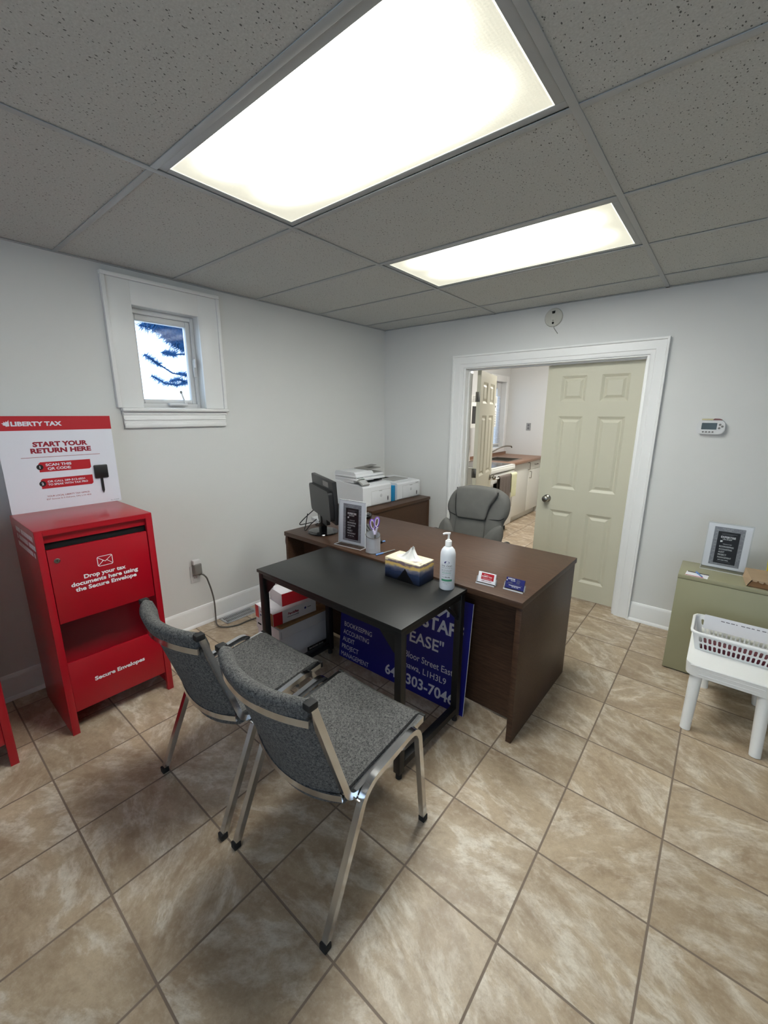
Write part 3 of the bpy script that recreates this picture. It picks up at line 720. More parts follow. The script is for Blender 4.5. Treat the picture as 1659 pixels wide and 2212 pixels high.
# ------------------------------------------------------------------ stacking chairs
def chair(label):
    t = thing('stacking_chair', label, 'chair', (0, 0, 0), 0, 'grey stacking chairs in front of the black table')
    sq = [(-0.011, -0.011), (0.011, -0.011), (0.011, 0.011), (-0.011, 0.011)]
    for s in (-1, 1):
        x = s*0.238
        b = MB().sweep([(x, 0.262, 0.012), (x, 0.205, 0.475), (x, -0.075, 0.440), (x, -0.262, 0.012)], sq, 'chrome', up=(1, 0, 0), fillet=0.062, fseg=6)
        lf = b.build('leg_frame', t, world=False, angle=40)
        for y, dy in ((0.262, 0.003), (-0.262, -0.002)):
            MB().box((x-0.0135, y-0.0135, 0), (x+0.0135, y+0.0135, 0.026), 'rubber', bev=0.003).build('foot_cap', lf, world=False)
    for s in (-1, 1):
        x = s*0.213
        b = MB().sweep([(x, 0.275, 0.452), (x, -0.128, 0.416), (x, -0.258, 0.828)], sq, 'chrome', up=(1, 0, 0), fillet=0.045, fseg=7)
        rl = b.build('seat_rail', t, world=False, angle=40)
        c = MB().box((x-0.014, -0.275, 0.818), (x+0.014, -0.243, 0.840), 'rubber', bev=0.004)
        c.build('end_cap', rl, world=False)
        MB().box((x-0.0125, 0.268, 0.440), (x+0.0125, 0.280, 0.465), 'rubber', bev=0.002).build('end_cap', rl, world=False)
    # seat: padded sheet hung between the rails
    def seat(u, v):
        x = (u*2-1)*0.2; q = 1-(u*2-1)**2; y = -0.150+0.432*v
        z = 0.428+0.036*v - 0.020*q*(0.35+0.65*(1-v)) + 0.010
        if v > 0.93: z -= (v-0.93)/0.07*0.016
        return (x, y, z)
    b = MB(); b.grid(seat, 14, 24, 'fabric', thick=-0.024, nrm=(0, 0, 1)); b.build('seat', t, world=False, angle=70)
    # back: bowed padded panel with a thick roll at the top
    def back(side):
        def f(u, v):
            s2 = u*2-1; q = 1-s2*s2; x = s2*0.2
            z = 0.395 + 0.445*v - 0.030*q*(1-v)**2
            y = -0.128 - 0.130*((z-0.416)/0.412) - 0.052*q
            th = 0.012 + (0.012 if v > 0.86 else 0.012*max(0, (v-0.7)/0.16)**2)*1.0
            if v > 0.955: th *= max(0.05, 1-((v-0.955)/0.045)**2)**0.5
            return (x, y+side*th, z)
        return f
    fr, bk = back(1), back(-1); nu, nv = 14, 30; W = nu+1
    vs = [fr(i/nu, j/nv) for j in range(nv+1) for i in range(W)] + [bk(i/nu, j/nv) for j in range(nv+1) for i in range(W)]
    o = W*(nv+1); fs = []
    for j in range(nv):
        for i in range(nu):
            q = (j*W+i, j*W+i+1, (j+1)*W+i+1, (j+1)*W+i); fs += [q, tuple(o+k for k in reversed(q))]
    for e in ([j*W for j in range(nv+1)], [j*W+nu for j in range(nv+1)], list(range(W)), [nv*W+i for i in range(W)]):
        for k in range(len(e)-1): fs.append((e[k], e[k+1], o+e[k+1], o+e[k]))
    MB().add(vs, fs, 'fabric').build('backrest', t, world=False, angle=70)
    def bar(z0, z1, off, name):
        pts = []
        for k in range(15):
            s2 = -1+2*k/14; q = 1-s2*s2; z = z0 - (0.02*q if z0 < 0.6 else 0)
            pts.append((s2*0.213, -0.128-0.130*((z-0.416)/0.412)-0.050*q-off, z))
        MB().sweep(pts, [(-0.003, -0.011), (0.003, -0.011), (0.003, 0.011), (-0.003, 0.011)], 'chrome').build(name, t, world=False, angle=40)
    bar(0.775, 0, 0.0255*1, 'back_bar'); bar(0.440, 0, 0.018, 'back_bar')
    MB().box((-0.238, -0.105, 0.392), (0.238, -0.085, 0.404), 'chrome', bev=0.002).build('cross_bar', t, world=False)
    MB().tube([(-0.238, 0.12, 0.440), (-0.20, 0.12, 0.405), (0.20, 0.12, 0.405), (0.238, 0.12, 0.440)], 0.008, 'chrome', fillet=0.03).build('cross_bar', t, world=False)
    return t
CH = chair('nearer grey fabric chair with chrome frame, right of the pair, by the black table')
CH.location = (1.938, -2.672, 0); CH.rotation_euler = (0, 0, R(0.5))
copy_tree(CH, 'farther grey fabric chair with chrome frame, left of the pair, beside the red drop box', (1.392, -2.690, 0), R(0.8))

# ------------------------------------------------------------------ red tax drop boxes with their header signs
BXF, BY0, BY1, BZT, BXB = 0.598, -3.152, -2.664, 1.050, 0.124
def dropbox():
    t = thing('drop_box', 'red metal tax document drop box with white header sign under the window', 'drop box', (0.36, (BY0+BY1)/2, 0), 0, 'red tax document drop boxes along the left wall')
    b = MB(); pw = 0.030
    b.box((BXB, BY0, 0), (BXF, BY0+0.0025, BZT-0.003), 'red').box((BXB, BY1-0.0025, 0), (BXF, BY1, BZT-0.003), 'red')
    b.box((BXF-0.025, BY0+0.0025, 0), (BXF, BY0+pw, BZT-0.003), 'red', bev=0.0012).box((BXF-0.025, BY1-pw, 0), (BXF, BY1-0.0025, BZT-0.003), 'red', bev=0.0012)
    b.box((BXB, BY0, BZT-0.003), (BXF, BY1, BZT), 'red', bev=0.0012).box((BXF-0.025, BY0+pw, BZT-0.026), (BXF, BY1-pw, BZT-0.003), 'red')
    b.box((BXB, BY0+0.0025, 0.06), (BXB+0.003, BY1-0.0025, BZT-0.003), 'red')
    b.box((BXB+0.003, BY0+0.0025, 0.125), (BXF-0.03, BY1-0.0025, 0.130), 'red')            # floor of the cabinet
    X = Matrix(((1, 0, 0, BXB+0.10), (0, 0, -1, BY0-0.0008), (0, 1, 0, 0), (0, 0, 0, 1)))
    random.seed(3)
    for k, (z, x1) in enumerate(((0.995, 0.345), (0.957, 0.355), (0.919, 0.335))):      # three illegible lines of side lettering
        x = 0.01
        while x < x1:
            wd = random.choice((0.014, 0.018, 0.022)); b.rect(x, z, x+wd, z+0.024, 'whiteprint', X); x += wd+0.005
            if random.random() < 0.18: x += 0.014
    b.build('cabinet', t)
    MB().box((BXF-0.024, BY0+pw, 0.986), (BXF-0.020, BY1-pw, BZT-0.026), 'red').build('slot_lip', t)
    MB().box((BXF-0.034, BY0+0.003, 0.93), (BXF-0.030, BY1-0.003, BZT-0.012), 'dark').build('slot_shade_plate', t)  # near-black plate stands in for the shade inside the slot
    b = MB()                                                                              # locked drop door with lettering
    b.box((BXF-0.022, BY0+pw+0.003, 0.592), (BXF-0.004, BY1-pw-0.003, 0.955), 'red', bev=0.002)
    xs_ = BXF-0.0035
    for s_, y0, y1, z in (('Drop your tax', -2.997, -2.816, 0.785), ('documents here using', -3.052, -2.762, 0.757), ('the Secure Envelope', -3.038, -2.772, 0.729)):
        b.text(s_, 'whiteprint', FX(xs_, y0, z), width=y1-y0, height=0.0195, bold=0.034)
    P = FX(xs_, -2.901, 0.851)
    b.path2(rrect(-0.032, -0.024, 0.032, 0.024, 0.007), 0.0028, 'whiteprint', P, closed=True)
    b.path2([(-0.030, 0.020), (0, -0.004), (0.030, 0.020)], 0.0025, 'whiteprint', P); b.path2([(-0.030, -0.020), (-0.007, 0.002)], 0.0025, 'whiteprint', P); b.path2([(0.030, -0.020), (0.007, 0.002)], 0.0025, 'whiteprint', P)
    d = b.build('drop_door', t)
    MB().lathe([(0, 0), (0.011, 0), (0.012, 0.003), (0.009, 0.006), (0.0085, 0.004), (0, 0.004)], 'steel', 20, FX(BXF-0.004, -3.087, 0.900)).box((-0.001, -0.004, 0.0035), (0.001, 0.004, 0.0045), 'dark', FX(BXF-0.004, -3.087, 0.900)).build('lock', d)
    b = MB()                                                                              # open envelope bin below
    b.box((BXF-0.014, BY0+pw, 0.116), (BXF-0.004, BY1-pw, 0.386), 'red', bev=0.003)
    b.text('Secure Envelopes', 'whiteprint', FX(BXF-0.0035, -3.025, 0.243), width=0.234, height=0.0205, bold=0.034)
    b.build('envelope_bin', t)
    b = MB().add([(BXF-0.30, BY0+0.004, 0.60), (BXF-0.30, BY1-0.004, 0.60), (BXF-0.10, BY1-0.004, 0.135), (BXF-0.10, BY0+0.004, 0.135), (BXF-0.302, BY0+0.004, 0.60), (BXF-0.302, BY1-0.004, 0.60), (BXF-0.102, BY1-0.004, 0.133), (BXF-0.102, BY0+0.004, 0.133)], [(0, 1, 2, 3), (7, 6, 5, 4), (0, 3, 7, 4), (1, 5, 6, 2), (0, 4, 5, 1), (3, 2, 6, 7)], 'red')
    b.build('bin_back', t)
    # header sign standing at the back edge
    sx = BXB; b = MB(); b.box((sx-0.006, BY0+0.010, BZT), (sx, -2.640, 1.541), 'whitepanel')
    F = FX(sx+0.0005, 0, 0); F2 = FX(sx+0.0010, 0, 0); F3 = FX(sx+0.0015, 0, 0)
    b.rect(BY0+0.010, 1.469, -2.640, 1.541, 'redprint', F)
    # small half maple leaf
    lf = [(-3.083, 1.492), (-3.083, 1.522), (-3.089, 1.512), (-3.094, 1.516), (-3.096, 1.510), (-3.104, 1.513), (-3.103, 1.507), (-3.112, 1.506), (-3.105, 1.500), (-3.108, 1.497), (-3.098, 1.494), (-3.097, 1.490)]
    b.poly(lf, 'whitepanel', F2)
    b.text('LIBERTY TAX', 'whitepanel', FX(sx+0.001, -3.078, 1.4925), width=0.208, height=0.0205, bold=0.046)
    b.text('START YOUR', 'darkredprint', FX(sx+0.0005, -3.008, 1.3865), width=0.240, height=0.0230, bold=0.050)
    b.text('RETURN HERE', 'darkredprint', FX(sx+0.0005, -3.021, 1.3535), width=0.266, height=0.0230, bold=0.050)
    b.rect(-3.064, 1.3305, -2.716, 1.3325, 'darkredprint', F)
    for zc, h_, y0, y1 in ((1.2795, 0.026, -2.999, -2.768), (1.1920, 0.0265, -3.002, -2.768)):
        b.poly([(y0, zc-h_), (y1-0.008, zc-h_), (y1, zc-h_+0.008), (y1, zc+h_), (y0+0.008, zc+h_), (y0, zc+h_-0.008)], 'redprint', F)
    for (yc, zc, s_) in ((-2.995, 1.2800, '1'), (-2.996, 1.1925, '2')):
        b.disc(yc, zc, 0.0145, 'blackprint', F2); b.text(s_, 'whitepanel', FX(sx+0.0015, yc, zc-0.0065), height=0.013, align='C', bold=0.03)
    b.text('SCAN THIS', 'whitepanel', FX(sx+0.001, -2.970, 1.2835), width=0.113, height=0.0130, bold=0.03)
    b.text('QR CODE:', 'whitepanel', FX(sx+0.001, -2.964, 1.2630), width=0.103, height=0.0130, bold=0.03)
    b.text('OR CALL 289-312-6531', 'whitepanel', FX(sx+0.001, -2.974, 1.1965), width=0.168, height=0.0102, bold=0.026)
    b.text('TO SPEAK WITH TAX PRO', 'whitepanel', FX(sx+0.001, -2.974, 1.1800), width=0.180, height=0.0102, bold=0.026)
    b.text('YOUR LOCAL LIBERTY TAX OFFICE:', 'darkredprint', FX(sx+0.0005, -2.987, 1.1195), width=0.194, height=0.0080, bold=0.012)
    b.text('837 Simcoe St S Oshawa, ON, L1H 4K8', 'darkredprint', FX(sx+0.0005, -2.991, 1.1040), width=0.202, height=0.0078, bold=0.0)
    b.text('Rev 9.2020', 'greyprint', FX(sx+0.0005, -2.695, 1.0570), width=0.042, height=0.0050)
    sg = b.build('header_sign', t)
    MB().box((sx, -2.758, 1.194), (sx+0.012, -2.690, 1.270), 'blackplastic', bev=0.005).build('black_clip', sg)
    MB().prism([(-0.006, 0.016), (0, 0), (0.006, 0.016), (0.006, 0.088), (-0.006, 0.088)], 0.0, 0.008, 'blackplastic', FX(sx+0.001, -2.726, 1.108)).build('pen_stick', sg)
    return t
BX = dropbox()
copy_tree(BX, 'second red metal drop box cut off by the left edge of the photo', (0.36, (BY0+BY1)/2-0.694, 0))

# ------------------------------------------------------------------ things on the desk
ZD = 0.745
t = thing('monitor', 'black computer monitor seen from behind on the left of the desk', 'monitor', (0.770, -1.622, ZD), R(-25))
b = MB().lathe([(0.105, 0.0), (0.108, 0.004), (0.104, 0.010), (0.06, 0.014), (0, 0.015)], 'glossblack', 40).build('stand_base', t, world=False)
MB().box((-0.030, -0.022, 0.012), (0.030, 0.022, 0.26), 'glossblack', bev=0.006).build('stand_neck', t, world=False)
XS = TR(0.03, 0.0, 0.11, rx=R(4))
b = MB().box((-0.235, 0.006, 0.0), (0.235, 0.036, 0.285), 'blackplastic', XS, bev=0.006)
b.prism(rrect(-0.222, 0.02, 0.222, 0.222, 0.03), 0, 0.028, 'blackplastic', XS @ Matrix(((1, 0, 0, 0), (0, 0, -1, 0.006), (0, 1, 0, 0), (0, 0, 0, 1))))
b.prism(rrect(-0.10, -0.035, 0.10, 0.03, 0.02), 0, 0.024, 'blackplastic', XS @ Matrix(((1, 0, 0, 0), (0, 0, -1, 0.010), (0, 1, 0, 0), (0, 0, 0, 1))))
mo = b.build('casing', t, world=False)
MB().box((-0.215, 0.036, 0.02), (0.215, 0.0375, 0.268), 'glossblack', XS).build('screen', t, world=False)
MB().box((0.04, 0.0040, 0.236), (0.15, 0.0062, 0.270), 'greyplastic', XS).build('rating_plate', t, world=False)
MB().tube([(0.80, -1.705, 0.86), (0.765, -1.735, 0.82), (0.735, -1.745, 0.775), (0.69, -1.725, 0.765), (0.655, -1.68, 0.79), (0.632, -1.64, 0.86)], 0.0035, 'rubber', fillet=0.04, n=8).build('monitor_cable', t)
MB().tube([(0.635, -1.50, 0.90), (0.60, -1.53, 0.88), (0.54, -1.60, 0.80), (0.505, -1.63, 0.7485), (0.52, -1.50, 0.7485)], 0.0035, 'rubber', fillet=0.05, n=8).build('power_cable', t)
tag(MB().tube([(0.62, -1.45, 0.7487), (0.66, -1.52, 0.7487), (0.60, -1.55, 0.7487), (0.57, -1.50, 0.7487), (0.64, -1.47, 0.7560), (0.68, -1.50, 0.757)], 0.003, 'rubber', fillet=0.03, n=8).build('coiled_cable', origin=(0.6, -1.5, 0.745)), 'black cable coiled on the desk behind the monitor stand', 'cable')
tag(MB().tube([(0.520, -1.735, 0.560), (0.500, -1.745, 0.640), (0.512, -1.750, 0.690), (0.530, -1.752, 0.715)], 0.0035, 'rubber', fillet=0.03, n=8).tube([(0.520, -1.735, 0.560), (0.535, -1.745, 0.545), (0.545, -1.75, 0.56)], 0.0035, 'rubber', n=8).build('hanging_cable', origin=(0.52, -1.74, 0.56)), 'black cable loop hanging at the left end of the desk', 'cable')
tag(MB().box((-0.075, -0.055, 0), (0.075, 0.055, 0.028), 'printer', TR(0.535, -1.425, ZD, R(-20)), bev=0.006).build('modem', origin=(0.535, -1.425, ZD)), 'small white box on the desk behind the monitor', 'network box')
# keyboard
t = thing('keyboard', 'black computer keyboard behind the clear sign holder', 'keyboard', (1.052, -1.480, ZD), R(-38))
MB().box((-0.215, -0.068, 0), (0.215, 0.068, 0.018), 'blackplastic', bev=0.005).build('body', t, world=False)
b = MB()
for r_ in range(5):
    for c_ in range(19): b.box((-0.205+c_*0.0216, -0.058+r_*0.0232, 0.017), (-0.205+c_*0.0216+0.0185, -0.058+r_*0.0232+0.0198, 0.0235), 'blackplastic', bev=0.002, seg=1)
k = b.build('keys', t, world=False)
t = thing('mouse', 'black computer mouse beside the printer credenza', 'mouse', (0.735, -1.115, ZD), R(30))
MB().sell((0, 0, 0.016), (0.036, 0.058, 0.019), 'glossblack', 0.7, 0.8, fn=lambda p: Vector((p.x, p.y, max(p.z, -0.016)))).build('body', t, world=False)
MB().cyl((-0.004, 0.032, 0.030), (0.004, 0.032, 0.030), 0.009, 'greyplastic', n=14).build('scroll_wheel', t, world=False)

# clear sign holders with a printed sheet
def sheet_part(t, X):
    """8.5 x 11 in sheet: grey brick frame round a dark panel with white lettering; X maps the sheet plane"""
    b = MB(); W_, H_ = 0.206, 0.272
    b.box((-W_/2, 0, -0.0006), (W_/2, H_, 0), 'paper', X)
    U = X @ Matrix.Translation((0, 0, 0.0004)); U2 = X @ Matrix.Translation((0, 0, 0.0008)); 
    b.rect(-0.073, 0.016, 0.073, 0.254, 'brickprint', U)
    b.rect(-0.052, 0.030, 0.052, 0.228, 'blackprint', U2)
    def tx(s_, x, y, wd, h_, bo=0.01): b.text(s_, 'whiteprint', X @ Matrix.Translation((x, y, 0.0012)), width=wd, height=h_, bold=bo)
    for y, wd in ((0.214, 0.066), (0.208, 0.052)):
        x = -0.033
        while x < -0.033+wd: b.rect(x, y, x+0.004, y+0.003, 'greyprint', X @ Matrix.Translation((0, 0, 0.0012))); x += 0.0055
    tx('EXPERTISE', -0.036, 0.189, 0.070, 0.0115, 0.03); tx('ON STAFF', -0.026, 0.177, 0.044, 0.0085)
    b.poly([(-0.036, 0.163), (-0.036, 0.173), (-0.025, 0.173), (-0.025, 0.162), (-0.028, 0.165), (-0.032, 0.161)], 'whiteprint', X @ Matrix.Translation((0, 0, 0.0012)))
    tx('"EXPERTISE AT EASE"', -0.022, 0.149, 0.044, 0.005, 0.0)
    for s_, y, wd in (('BOOKKEEPING', 0.131, 0.068), ('ACCOUNTING', 0.114, 0.062), ('AUDIT', 0.097, 0.029), ('PROJECT', 0.080, 0.041), ('MANAGEMENT', 0.063, 0.066)): tx(s_, -0.036, y, wd, 0.0098, 0.0 if s_[0] == 'M' else 0.006)
    tx('647-303-7046', -0.032, 0.049, 0.050, 0.006, 0.012)
    x = -0.036
    while x < 0.026: b.rect(x, 0.040, x+0.004, 0.0425, 'greyprint', X @ Matrix.Translation((0, 0, 0.0012))); x += 0.0055
    return b.build('printed_sheet', t, world=False)
def sign_holder(label, loc, rz, lean):
    t = thing('sign_holder', label, 'sign holder', loc, rz, 'clear sign holders with the same printed sheet')
    X = Matrix.Translation((0, 0, 0.006)) @ Matrix.Rotation(-R(lean), 4, 'X') @ Matrix(((1, 0, 0, 0), (0, 0, -1, 0), (0, 1, 0, 0), (0, 0, 0, 1)))
    b = MB().box((-0.108, 0, 0.0022), (0.108, 0.282, 0.0040), 'acrylic', X).box((-0.108, 0, -0.0040), (0.108, 0.282, -0.0022), 'acrylic', X)
    b.box((-0.108, 0.2805, -0.004), (0.108, 0.2825, 0.004), 'acrylicedge', X).box((-0.1085, 0, -0.0040), (-0.107, 0.282, 0.0040), 'acrylicedge', X).box((0.107, 0, -0.0040), (0.1085, 0.282, 0.0040), 'acrylicedge', X)
    b.build('acrylic_sleeve', t, world=False)
    b = MB().box((-0.108, -0.045, 0), (0.108, 0.050, 0.003), 'acrylic').box((-0.108, -0.0465, 0), (0.108, -0.045, 0.0032), 'acrylicedge').box((0.1068, -0.045, 0), (0.1084, 0.05, 0.0032), 'acrylicedge').box((-0.1084, -0.045, 0), (-0.1068, 0.05, 0.0032), 'acrylicedge')
    b.build('foot', t, world=False)
    sheet_part(t, X @ Matrix.Translation((0, 0.004, 0.0)))
    return t
sign_holder('clear sign holder standing at the front edge of the dark desk', (1.134, -1.712, ZD), R(4), 3)

# pencil cup with a slanted rim
t = thing('pencil_cup', 'silver wire mesh pencil cup with a slanted rim on the desk', 'pencil cup', (1.322, -1.722, ZD))
b = MB(); n = 40; rim = []
for k in range(n): a = 2*math.pi*k/n; rim.append((0.044*math.cos(a), 0.044*math.sin(a), 0.106-0.014*math.cos(a-R(-40))+0.004))
vs = [(0.044*math.cos(2*math.pi*k/n), 0.044*math.sin(2*math.pi*k/n), 0.004) for k in range(n)] + rim
b.add(vs, [(k, (k+1) % n, n+(k+1) % n, n+k) for k in range(n)], 'mesh'); b.build('mesh_wall', t, world=False)
b = MB().tube(rim, 0.002, 'steel', closed=True, n=8); b.build('rim', t, world=False)
MB().lathe([(0.0455, 0), (0.0465, 0.003), (0.0455, 0.006), (0.043, 0.004), (0, 0.003)], 'steel', 40).build('base', t, world=False)
t = thing('scissors', 'purple handled scissors standing in the mesh pencil cup', 'scissors', (1.330, -1.715, ZD+0.005))
for s_, x, z in ((-1, -0.014, 0.165), (1, 0.012, 0.182)):
    X = TR(x, 0.004*s_, z, R(40), ry=R(10*s_))
    lp = [(0.0135*math.cos(a), 0, 0.030*math.sin(a)) for a in [2*math.pi*k/24 for k in range(24)]]
    hd = MB().tube(lp, 0.0045, 'purple', closed=True, up=(0, 1, 0), X=X); hd.tube([(0.010*math.cos(a), -0.002, 0.026*math.sin(a)) for a in [2*math.pi*k/24 for k in range(24)]], 0.003, 'lilac', closed=True, up=(0, 1, 0), X=X)
    hd.tube([(x+0.004, 0.004*s_, z-0.030), (0.002, 0.002*s_, 0.105)], 0.006, 'lilac'); hd.build('handle', t, world=False)
    MB().add([(0.002-0.006, 0.001*s_, 0.11), (0.002+0.006, 0.001*s_, 0.11), (0.004, 0.001*s_, 0.005), (0.002-0.006, 0.0022*s_, 0.11), (0.002+0.006, 0.0022*s_, 0.11), (0.004, 0.0022*s_, 0.005)], [(0, 1, 2), (5, 4, 3), (0, 3, 4, 1), (1, 4, 5, 2), (2, 5, 3, 0)], 'steel').build('blade', t, world=False)
def pen(name, p, q, label, mcol, cap):
    p, q = Vector(p), Vector(q); d = (q-p).normalized(); L = (q-p).length
    t = thing(name, label, 'pen', (p.x, p.y, p.z))
    MB().cyl(p, q, 0.0042, mcol, n=14).cyl(q, q+d*0.006, 0.0042, mcol, 0.002, n=14).build('barrel', t)
    MB().cyl(p, p+d*L*0.38, 0.0052, cap, n=14).build('cap', t)
    MB().box((-0.0012, 0.004, 0), (0.0012, 0.0065, L*0.33), cap, Matrix.Translation(p) @ d.to_track_quat('Z', 'Y').to_matrix().to_4x4()).build('clip', t)
pen('pen', (1.382, -1.765, ZD+0.0052), (1.405, -1.620, ZD+0.0045), 'blue pen lying on the desk between pencil cup and tissue box', 'greyplastic', 'penblue')
pen('pen', (1.250, -1.520, ZD+0.0052), (1.215, -1.640, ZD+0.0045), 'blue pen lying on the desk behind the pencil cup', 'greyplastic', 'penblue')

# business card holders
def card_holder(loc, rz, label, card, cl):
    t = thing('card_holder', label, 'card holder', loc, rz, 'clear business card holders on the desk corner')
    X = Matrix.Translation((0, 0, 0.004)) @ Matrix.Rotation(R(-18), 4, 'X') @ Matrix(((1, 0, 0, 0), (0, 0, -1, 0), (0, 1, 0, 0), (0, 0, 0, 1)))
    b = MB().box((-0.0475, -0.012, 0), (0.0475, 0.034, 0.003), 'acrylic', bev=0.001).box((-0.0475, 0, -0.012), (0.0475, 0.042, -0.010), 'acrylic', X).box((-0.0475, 0, 0.001), (0.0475, 0.014, 0.0025), 'acrylic', X)
    b.box((-0.0475, -0.0135, 0), (0.0475, -0.012, 0.0060), 'acrylicedge').box((-0.049, -0.001, -0.012), (-0.0475, 0.03, 0.0025), 'acrylicedge', X).box((0.0475, -0.001, -0.012), (0.049, 0.03, 0.0025), 'acrylicedge', X)
    b.build('acrylic_tray', t, world=False)
    X2 = T_OF[t.name] @ X
    b = MB(); U = X2 @ Matrix.Translation((0, 0.002, 0.0008)); U2 = X2 @ Matrix.Translation((0, 0.002, 0.0012))
    if card == 'red':
        b.box((-0.0445, 0.002, -0.008), (0.0445, 0.053, 0), 'paper', X2)
        b.rect(-0.028, 0.015, 0.036, 0.047, 'redprint', U)
        b.text('My taxes —', 'whiteprint', U2 @ Matrix.Translation((-0.014, 0.037, 0)), width=0.026, height=0.0036, bold=0.01)
        b.text('LIBERTY TAX', 'whiteprint', U2 @ Matrix.Translation((-0.018, 0.028, 0)), width=0.045, height=0.0060, bold=0.03)
        b.poly([(-0.024, 0.028), (-0.020, 0.028), (-0.020, 0.035), (-0.0245, 0.032)], 'whiteprint', U2)
        b.text('Bookkeeping Services', 'whiteprint', U2 @ Matrix.Translation((-0.020, 0.0195, 0)), width=0.046, height=0.0034, bold=0.01)
        b.text('(289) 312-6531', 'darkredprint', U @ Matrix.Translation((-0.024, 0.006, 0)), width=0.050, height=0.0058, bold=0.02)
    else:
        b.box((-0.0445, 0.002, -0.008), (0.0445, 0.053, 0), 'navy', X2)
        b.text('EXPERTISE', 'whiteprint', U @ Matrix.Translation((-0.036, 0.042, 0)), width=0.034, height=0.0060, bold=0.03)
        b.text('ON STAFF', 'whiteprint', U @ Matrix.Translation((-0.022, 0.035, 0)), width=0.022, height=0.0045, bold=0.01)
        b.rect(-0.0425, 0.034, -0.038, 0.039, 'whiteprint', U)
        for y in (0.044, 0.040, 0.036, 0.032, 0.028): b.rect(0.006, y, 0.006+random.uniform(0.014, 0.02), y+0.0016, 'greyprint', U)
        b.rect(-0.034, 0.025, -0.012, 0.028, 'greyprint', U); b.rect(-0.040, 0.020, 0.036, 0.0212, 'greyprint', U)
        b.text('647-303-7046', 'whiteprint', U @ Matrix.Translation((-0.013, 0.007, 0)), width=0.032, height=0.0040, bold=0.01); b.rect(-0.028, 0.0135, 0.030, 0.0158, 'whiteprint', U)
    o = b.build('business_cards', origin=(loc[0], loc[1], loc[2]+0.004)); tag(o, cl, 'business cards', 'business cards in clear holders')
card_holder((2.066, -1.735, ZD), R(3), 'clear holder with the white and red cards, left of the two on the desk', 'red', 'stack of white and red business cards in the left desk holder')
card_holder((2.202, -1.718, ZD), R(1), 'clear holder with the dark blue cards, at the desk corner', 'blue', 'stack of dark blue business cards in the holder at the desk corner')

# ------------------------------------------------------------------ things on the black table
ZT = 0.735
t = thing('tissue_box', 'tissue box printed with a sunset landscape on the black table', 'tissue box', (1.712, -1.889, ZT), R(-1))
MB().box((-0.110, -0.062, 0), (0.110, 0.062, 0.108), 'tissuebox', bev=0.0015).disc(0, 0, 0.075, 'paper', TR(0, 0, 0.1085), 32, 0.034).build('carton', t, world=False)
def tis(u, v):
    a = u*2*math.pi; r = (1-v)**1.3
    rx = 0.066*r*(1+0.06*math.sin(5*a)) + 0.007*v; ry = 0.029*r*(1+0.1*math.sin(4*a+1)) + 0.012*v
    return (rx*math.cos(a)+0.022*v**1.4, ry*math.sin(a)+0.006*math.sin(6*a)*v*(1-v)*4, 0.1088+0.058*v**1.25*(1+0.10*math.sin(3*a+1)*v))
MB().grid(tis, 48, 16, 'tissue').build('tissue', t, world=False, angle=80)
t = thing('sanitizer_bottle', 'white pump bottle of hand sanitizer on the black table corner', 'bottle', (1.930, -1.876, ZT))
bp = [(0.0, 0), (0.032, 0), (0.0355, 0.003), (0.0365, 0.010), (0.0365, 0.168), (0.0355, 0.182), (0.031, 0.196), (0.022, 0.208), (0.0135, 0.214), (0.0, 0.215)]
b = MB().lathe(bp, 'bottle', 48)
va = R(-62)          # the label looks towards the room
def wrap(z, r=0.0368):
    return lambda p: Vector((r*math.cos(va+p.x/r), r*math.sin(va+p.x/r), z+p.y))
I4 = Matrix.Identity(4)
def lab(s_, m, x, z, wd, h_, bo=0.0): b.text(s_, m, I4, width=wd, height=h_, bold=bo, wrap=lambda p: wrap(z)(Vector((p.x+x, p.y))))
def patch(x0, z0, x1, z1, m, r=0.03675):
    n_ = 10; vs = []; 
    for k in range(n_+1):
        x = x0+(x1-x0)*k/n_; vs += [wrap(z0, r)(Vector((x, 0))), wrap(z1, r)(Vector((x, 0)))]
    b.add(vs, [(2*k, 2*k+2, 2*k+3, 2*k+1) for k in range(n_)], m)
b.add([wrap(0.142, 0.0368)(Vector((0.0125*math.cos(2*math.pi*k/24)-0.003, 0.0068*math.sin(2*math.pi*k/24)))) for k in range(24)], [tuple(range(24))], 'navy')
lab('live clean', 'greyprint', -0.029, 0.121, 0.052, 0.0115, 0.004)
lab('HAND SANITIZER GEL', 'greyprint', -0.030, 0.113, 0.056, 0.0042)
lab('GEL DESINFECTANT', 'greyprint', -0.029, 0.102, 0.054, 0.0046)
lab('POUR LES MAINS', 'greyprint', -0.027, 0.095, 0.048, 0.0046)
patch(-0.026, 0.0885, 0.019, 0.0905, 'green'); lab('with moisturizers', 'greyprint', -0.026, 0.080, 0.046, 0.0035)
lab('KILLS', 'greyprint', -0.024, 0.066, 0.012, 0.0042); lab('99.9%', 'blackprint', -0.010, 0.0655, 0.024, 0.0058, 0.02)
patch(-0.028, 0.048, 0.026, 0.058, 'green', 0.0366+0.0002); lab('fragrance free', 'greyprint', -0.022, 0.040, 0.036, 0.0035); lab('1 L', 'greyprint', -0.008, 0.033, 0.012, 0.0035)
b.build('bottle_body', t, world=False)
MB().lathe([(0, 0.214), (0.0155, 0.214), (0.0155, 0.238), (0.014, 0.241), (0, 0.241)], 'whiteplastic', 28).build('collar', t, world=False)
b = MB().lathe([(0.009, 0.241), (0.009, 0.246), (0.0055, 0.248), (0.0050, 0.268), (0.007, 0.272), (0.007, 0.280), (0, 0.281)], 'whiteplastic', 20)
b.tube([(0.006, 0.004, 0.2765), (-0.012, -0.009, 0.2765), (-0.022, -0.016, 0.272)], 0.0052, 'whiteplastic', fillet=0.008); b.build('pump_head', t, world=False)

